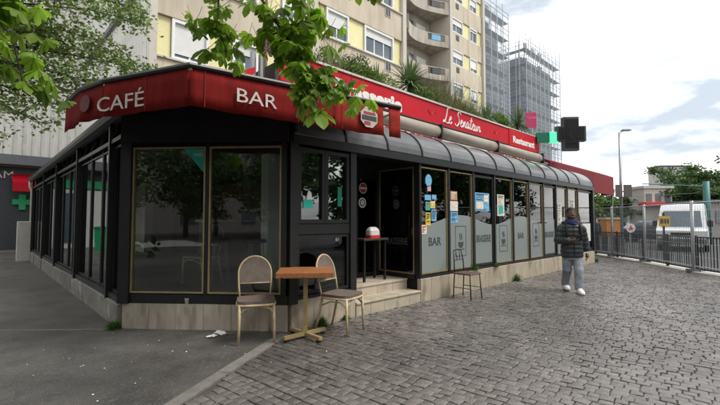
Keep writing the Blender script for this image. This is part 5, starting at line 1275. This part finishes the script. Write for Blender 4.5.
def man():
    t = thing('person', 'man in dark puffer jacket, blue scarf and pale jeans walking with phone in hand', 'person', (0,0,0))
    V = Vector
    # body: head, neck, forearm ends and hands as one surface (faces -Y; his right hand holds the phone)
    bd = MB()
    bd.loft([(0,-.02,1.44,.03,.03),(0,-.045,1.465,.055,.06),(0,-.035,1.50,.068,.085),(0,-.02,1.55,.077,.098),(0,-.012,1.61,.080,.102),(0,-.008,1.665,.073,.092),(0,-.005,1.695,.05,.065),(0,0,1.708,.015,.02)], 16)
    bd.loft([(0,.012,1.30,.09,.08),(0,.01,1.40,.06,.062),(0,.0,1.50,.056,.06)], 12)
    bd.tube([(0,-.115,1.60),(0,-.138,1.565),(0,-.125,1.548)], [.010,.016,.014], 7)                # nose
    for sx in (-1,1): bd.loft([(sx*.082,.0,1.545,.008,.014),(sx*.088,.0,1.575,.012,.022),(sx*.084,.0,1.60,.008,.016)], 8)   # ears
    bd.tube([(-.03,-.112,1.517),(0,-.122,1.519),(.03,-.112,1.517)], .009, 6)
    bd.loft([(0,0,.95,.13,.1),(0,0,1.1,.15,.1),(0,0,1.3,.14,.09)], 12)
    lw = V((.278,-.01,.76)); hand(bd, lw + V((0,0,.03)), V((.02,-.05,-1)), V((-.2,-1,0)), .35)
    bd.tube([(.24,.03,1.1), lw + V((0,0,.06))], [.04,.03], 8); bd.tube([(.13,0,1.3),(.2,.02,1.26),(.24,.03,1.1)], [.06,.05,.045], 8)
    rw = V((-.07,-.26,1.055)); hand(bd, rw, V((.75,-.45,.12)), V((0,.1,1)), .55)
    bd.tube([(-.13,0,1.3),(-.2,.02,1.26),(-.25,0,1.02),(-.15,-.19,1.03), rw], [.06,.05,.045,.036,.028], 8)
    body = remesh_obj(bd, 'body', M['skin'], t, .008, 3)
    eye = MB()
    for sx in (-1,1): eye.sphere((sx*.032,-.098,1.578), .012,.008,.007, 8, 6)
    eye.build('eyes', M['letter_white'], t, True)
    ir = MB()
    for sx in (-1,1): ir.sphere((sx*.032,-.105,1.578), .006,.003,.006, 8, 6)
    ir.build('pupils', M['hair'], t, True)
    hr = MB(); hr.loft([(0,.045,1.52,.072,.057),(0,.034,1.58,.086,.084),(0,.016,1.63,.089,.100),(0,.002,1.67,.082,.102),(0,0,1.705,.058,.072),(0,0,1.722,.012,.014)], 16); remesh_obj(hr, 'hair', M['hair'], t, .01, 2)
    be = MB(); be.loft([(0,-.05,1.46,.05,.055),(0,-.045,1.485,.066,.078),(0,-.035,1.512,.073,.086),(0,-.02,1.53,.079,.088)], 14); be.build('beard', M['hair'], t, True)
    # jacket with quilted rolls
    jk = MB(); rings = []; N = 40
    key = [(.70,.20,.155),(.80,.21,.165),(.95,.20,.16),(1.1,.20,.16),(1.22,.205,.16),(1.32,.19,.14),(1.38,.14,.115),(1.42,.10,.10)]
    for i in range(N+1):
        z = .70 + .72*i/N
        for k in range(len(key)-1):
            if key[k][0] <= z <= key[k+1][0]+1e-6: f_ = (z-key[k][0])/(key[k+1][0]-key[k][0]); rx = key[k][1]*(1-f_)+key[k+1][1]*f_; ry = key[k][2]*(1-f_)+key[k+1][2]*f_; break
        q = .013*abs(math.sin((z-.70)*math.pi/.085)); rings.append((0, .005, z, rx-.006+q, ry-.006+q))
    jk.loft(rings, 22, 2.3)
    def sleeve(pts, rads):
        P_ = []; R_ = []; n_ = 26
        for i in range(n_+1):
            q = i/n_*(len(pts)-1); k = min(len(pts)-2,int(q)); P_.append(V(pts[k]).lerp(V(pts[k+1]), q-k)); R_.append((rads[k]*(1-(q-k))+rads[k+1]*(q-k)) - .004 + .010*abs(math.sin(i*math.pi/3.7)))
        jk.tube(P_, R_, 12)
    sleeve([(.14,.01,1.33),(.205,.02,1.27),(.25,.03,1.06),(.275,.0,.82)], [.075,.08,.072,.055])
    sleeve([(-.14,.01,1.33),(-.205,.02,1.27),(-.265,.0,1.03),(-.10,-.225,1.05)], [.075,.08,.075,.055])
    jk.tube([(.13*math.cos(i*math.pi/8+math.pi*.5-math.pi), .04+.10*math.sin(i*math.pi/8+math.pi*.5-math.pi)+.02, 1.40) for i in range(17)], .045, 8)
    jo = remesh_obj(jk, 'jacket', M['puffer'], t, .010, 2)
    zp = MB(); zp.tube([(0,-.16,.72),(0,-.17,.9),(0,-.17,1.1),(0,-.17,1.22),(0,-.15,1.36)], .007, 5); zp.build('zip', M['black'], jo)
    for sx in (-1,1):
        stp = MB(); stp.tube([(sx*.13,-.145,1.05),(sx*.135,-.152,1.2),(sx*.13,-.125,1.34),(sx*.11,.0,1.415),(sx*.11,.12,1.34)], .020, 6); stp.build('backpack_strap', M['black_dull'], t, True)
    bpk = MB(); bpk.loft([(0,.22,.92,.13,.05),(0,.24,.98,.15,.08),(0,.24,1.25,.15,.08),(0,.22,1.34,.10,.05)], 14, 3); bpk.build('backpack', M['black_dull'], t, True)
    sc = MB()
    for z, rr_, tz in ((1.385,.10,.02),(1.425,.095,.0),(1.46,.085,-.01)):
        sc.tube([(rr_*math.cos(i*math.pi/10), -.01+rr_*1.02*math.sin(i*math.pi/10), z + tz*math.sin(i*math.pi/5)) for i in range(21)], .032, 8, False)
    remesh_obj(sc, 'scarf', M['scarf'], t, .011, 3)
    # trousers: mid-stride
    tr_ = MB(); tr_.loft([(0,.0,.66,.17,.13),(0,.0,.78,.175,.13),(0,.0,.92,.16,.12)], 16)
    tr_.tube([(.085,.0,.78),(.09,-.05,.62),(.085,-.12,.45),(.08,-.14,.30),(.075,-.15,.13),(.075,-.155,.075)], [.095,.098,.09,.082,.085,.08], 12)
    tr_.tube([(-.085,.0,.78),(-.09,.02,.62),(-.085,.04,.45),(-.08,.14,.30),(-.075,.22,.16),(-.075,.245,.11)], [.095,.098,.09,.082,.084,.078], 12)
    remesh_obj(tr_, 'trousers', M['denim'], t, .011, 2)
    for sx, y_, z_, pit in ((1,-.175,0,0),(-1,.235,.02,.25)):
        s_ = MB(); x_ = sx*.075
        s_.loft([(x_,y_-.055,z_+.002,.056,.16),(x_,y_-.055,z_+.04,.06,.165),(x_,y_-.03,z_+.075,.055,.135),(x_,y_-.0,z_+.095,.045,.085),(x_,y_+.015,z_+.12,.045,.06)], 14, 2.6); so_ = s_.build('shoe', M['white'], t, True)
        so2 = MB(); so2.loft([(x_,y_-.045,z_,.053,.15),(x_,y_-.045,z_+.022,.057,.155)], 14, 2.6); so2.build('sole', M['letter_white'], so_)
    ph_ = MB(); c = V((.03,-.325,1.10)); ph_.prism([(-.037,-.075),(.037,-.075),(.037,.075),(-.037,.075)], lambda a,q,w_: c + V((a,0,0)) + V((0,-.45*q,.85*q)) + V((0,.85*w_,.45*w_)), -.004, .004)
    return t, ph_
m_, phm = man()
po = phm.build('phone', M['phone']); tag(po, 'black mobile phone held by the man in the puffer jacket', 'phone')
Rz = math.atan2(-.723, -.69) + math.pi/2 - R(12)
MP = Vector((8.79,2.94,0)); m_.location = MP; m_.rotation_euler.z = Rz
po.location = Matrix.Rotation(Rz,3,'Z') @ Vector(po.location) + MP; po.rotation_euler.z = Rz
def passer(p, rz):
    t = thing('person', 'passer by in dark clothes with a pink bag past the red fascia shop', 'person', (0,0,0))
    b_ = MB(); b_.loft([(0,0,1.42,.05,.06),(0,0,1.50,.072,.09),(0,0,1.60,.076,.095),(0,0,1.68,.03,.04)], 12); b_.loft([(0,0,.9,.15,.1),(0,0,1.3,.17,.1),(0,0,1.4,.06,.06),(0,0,1.5,.05,.055)], 12)
    for sx in (-1,1): hand(b_, Vector((sx*.27,-.02,.82)), Vector((0,-.1,-1)), Vector((0,-1,0)), .4); b_.tube([(sx*.17,0,1.36),(sx*.25,.02,1.1),(sx*.27,-.02,.82)], [.05,.045,.03], 8)
    remesh_obj(b_, 'body', M['skin'], t, .012, 2)
    b_ = MB(); b_.loft([(0,0,.82,.19,.14),(0,0,1.1,.20,.14),(0,0,1.32,.2,.13),(0,0,1.42,.08,.08)], 14)
    for sx in (-1,1): b_.tube([(sx*.17,0,1.35),(sx*.26,.02,1.1),(sx*.275,-.02,.86)], [.075,.07,.055], 10)
    remesh_obj(b_, 'coat', M['navy'], t, .014, 2)
    b_ = MB()
    for sx, y_ in ((1,-.1),(-1,.12)): b_.tube([(sx*.08,0,.86),(sx*.085,y_*.5,.45),(sx*.085,y_,.07)], [.1,.075,.06], 10)
    remesh_obj(b_, 'trousers', M['black_dull'], t, .014, 2)
    for sx, y_ in ((1,-.1),(-1,.12)):
        b_ = MB(); b_.loft([(sx*.085,y_-.05,0,.045,.13),(sx*.085,y_-.05,.06,.045,.12),(sx*.085,y_,.09,.04,.06)], 12); b_.build('shoe', M['black'], t, True)
    b_ = MB(); b_.loft([(0,.0,1.53,.08,.09),(0,.01,1.62,.084,.1),(0,.01,1.70,.04,.05)], 12); b_.build('hair', M['hair'], t, True)
    b_ = MB(); b_.loft([(0,.22,.95,.14,.07),(0,.23,1.1,.16,.09),(0,.22,1.32,.12,.06)], 12, 3); b_.build('pink_bag', M['pink_cloth'], t, True)
    t.location = p; t.rotation_euler.z = rz
passer((21.9,6.25,-.02), YAW + R(-90))

# ------------------------------------------------------------ far side of the crossroads (seen in the glass)
zc = thing('zebra_crossing', 'white zebra crossing stripes on the road behind the setts', 'crossing', (-21,1.5,-.055)); zc['kind'] = 'structure'; del zc['category']
for k in range(8):
    b = MB(); b.box(-17.5-k*1.0-.25, -17.5-k*1.0+.25, -1.5, 4.5, -.058, -.052); b.build('stripe', M['zebra'], zc)
def back_building(label, r0, r1, d0, dep_, h, m, rows, cols):
    return far_building('opposite_building', label, r0, r1, d0-dep_, dep_, h, m, 1, 1)
def simple_block(label, r0, r1, d0, d1, h, m, rows, cols):
    c = site((r0+r1)/2, d1, -.06); t = thing('opposite_building', label, 'building', c)
    a = site(r0, d1); b_ = MB(); b_.obox(xy(a), xy(RT), 0, r1-r0, -(d1-d0)*-1, 0, -.06, h) if False else b_.obox(xy(a), xy(RT), 0, r1-r0, 0, d1-d0, -.06, h); b_.build('wall', M[m], t)
    for i in range(rows):
        for j in range(cols):
            w0 = (r1-r0)*(j+.25)/cols; w1 = (r1-r0)*(j+.75)/cols; z = 1.2 + i*3
            b_ = MB(); b_.obox(xy(a), xy(RT), w0, w1, -.05, -.003, z, z+1.6); b_.build('window', M['pane_sky'], t)
simple_block('grey brick building across the crossroads behind the zebra crossing', -46, 6, -60, -48, 15, 'bldg_far2', 5, 16)
simple_block('beige building across the crossroads beyond the street trees', 8, 50, -64, -50, 12, 'bldg_far2', 4, 11)
simple_block('brown building facing the cafe across the main street', 34, 60, -30, -12, 14, 'bldg_far2', 4, 8)
sblk = thing('side_street_building', 'plain grey building facing the cafe across the side street', 'building', (-49,3,-.06))
b = MB(); b.box(-54,-44,-34,40,-.06,13); b.build('wall', M['bldg_far2'], sblk)
for i in range(4):
    for j in range(9):
        b = MB(); b.box(-43.99,-43.94,-31+j*7.6,-29+j*7.6,1+i*3,2.7+i*3); b.build('window', M['pane_sky'], sblk)
gs = MB(); gs.box(-43.93,-43.85,2,12,3.0,3.5); tag(gs.build('green_fascia', M['green_paint']), 'green shop fascia on the building across the side street', 'shop sign')
gb = thing('green_bin', 'green wheeled bin on the side street pavement before the pharmacy', 'bin', (-1.2,21,0))
b = MB(); b.loft([(-1.2,21,.1,.38,.38),(-1.2,21,1.1,.46,.46)], 4, 2); b.build('bin_body', M['green_paint'], gb); b = MB(); b.loft([(-1.2,21,1.1,.5,.5),(-1.2,21,1.18,.44,.44)], 4, 2); b.build('lid', M['green_dark'], gb)
tl = ['plane tree across the road beside the zebra crossing','plane tree behind the middle of the crossroads','plane tree along the main street kerb','plane tree at the far corner of the crossroads','plane tree on the main street beyond the railing','plane tree nearest the zebra crossing']
for k, (r_, d_) in enumerate(((-9.5,-25),(1.5,-14),(9,-11),(-19,-27),(19,-6),(-24,-13))):
    tree('plane_tree', tl[k], site(r_, d_, -.06), 8, site(r_, d_, 4.9), (4.2,4.2,3.4), 6000, .42, 'far_green', 60+k, 8, .22, 'plane trees across the crossroads', 26)
tl = ['street tree opposite the first glass bays of the cafe','street tree opposite the middle glass bays of the cafe','street tree opposite the far glass bays of the cafe','street tree opposite the red fascia shop','street tree opposite the parked van','street tree opposite the entrance steps']
for k, (x_, y_) in enumerate(((16,-9),(22,-11),(29,-12),(36,-13),(44,-14),(10,-9))):
    tree('avenue_tree', tl[k], (x_, y_, -.06), 8, (x_, y_, 5.0), (3.4,3.4,3.3), 5000, .42, 'far_green', 80+k, 8, .22, 'avenue trees across the main street', 26)
tl = ['lime tree past the zebra crossing on the side street corner','lime tree on the side street opposite the corner windows','lime tree on the side street opposite the end pier','lime tree behind the zebra crossing by the dark building','lime tree at the start of the far side street pavement','lime tree close to the zebra crossing kerb']
for k, (x_, y_) in enumerate(((-30,-3),(-14,6.5),(-30,6),(-32,-13),(-12,-14),(-23,-10))):
    tree('lime_tree', tl[k], (x_, y_, -.06), 8, (x_, y_, 5.4), (4.2,4.2,3.6), 6000, .42, 'far_green', 90+k, 8, .22, 'lime trees across the side street', 28)
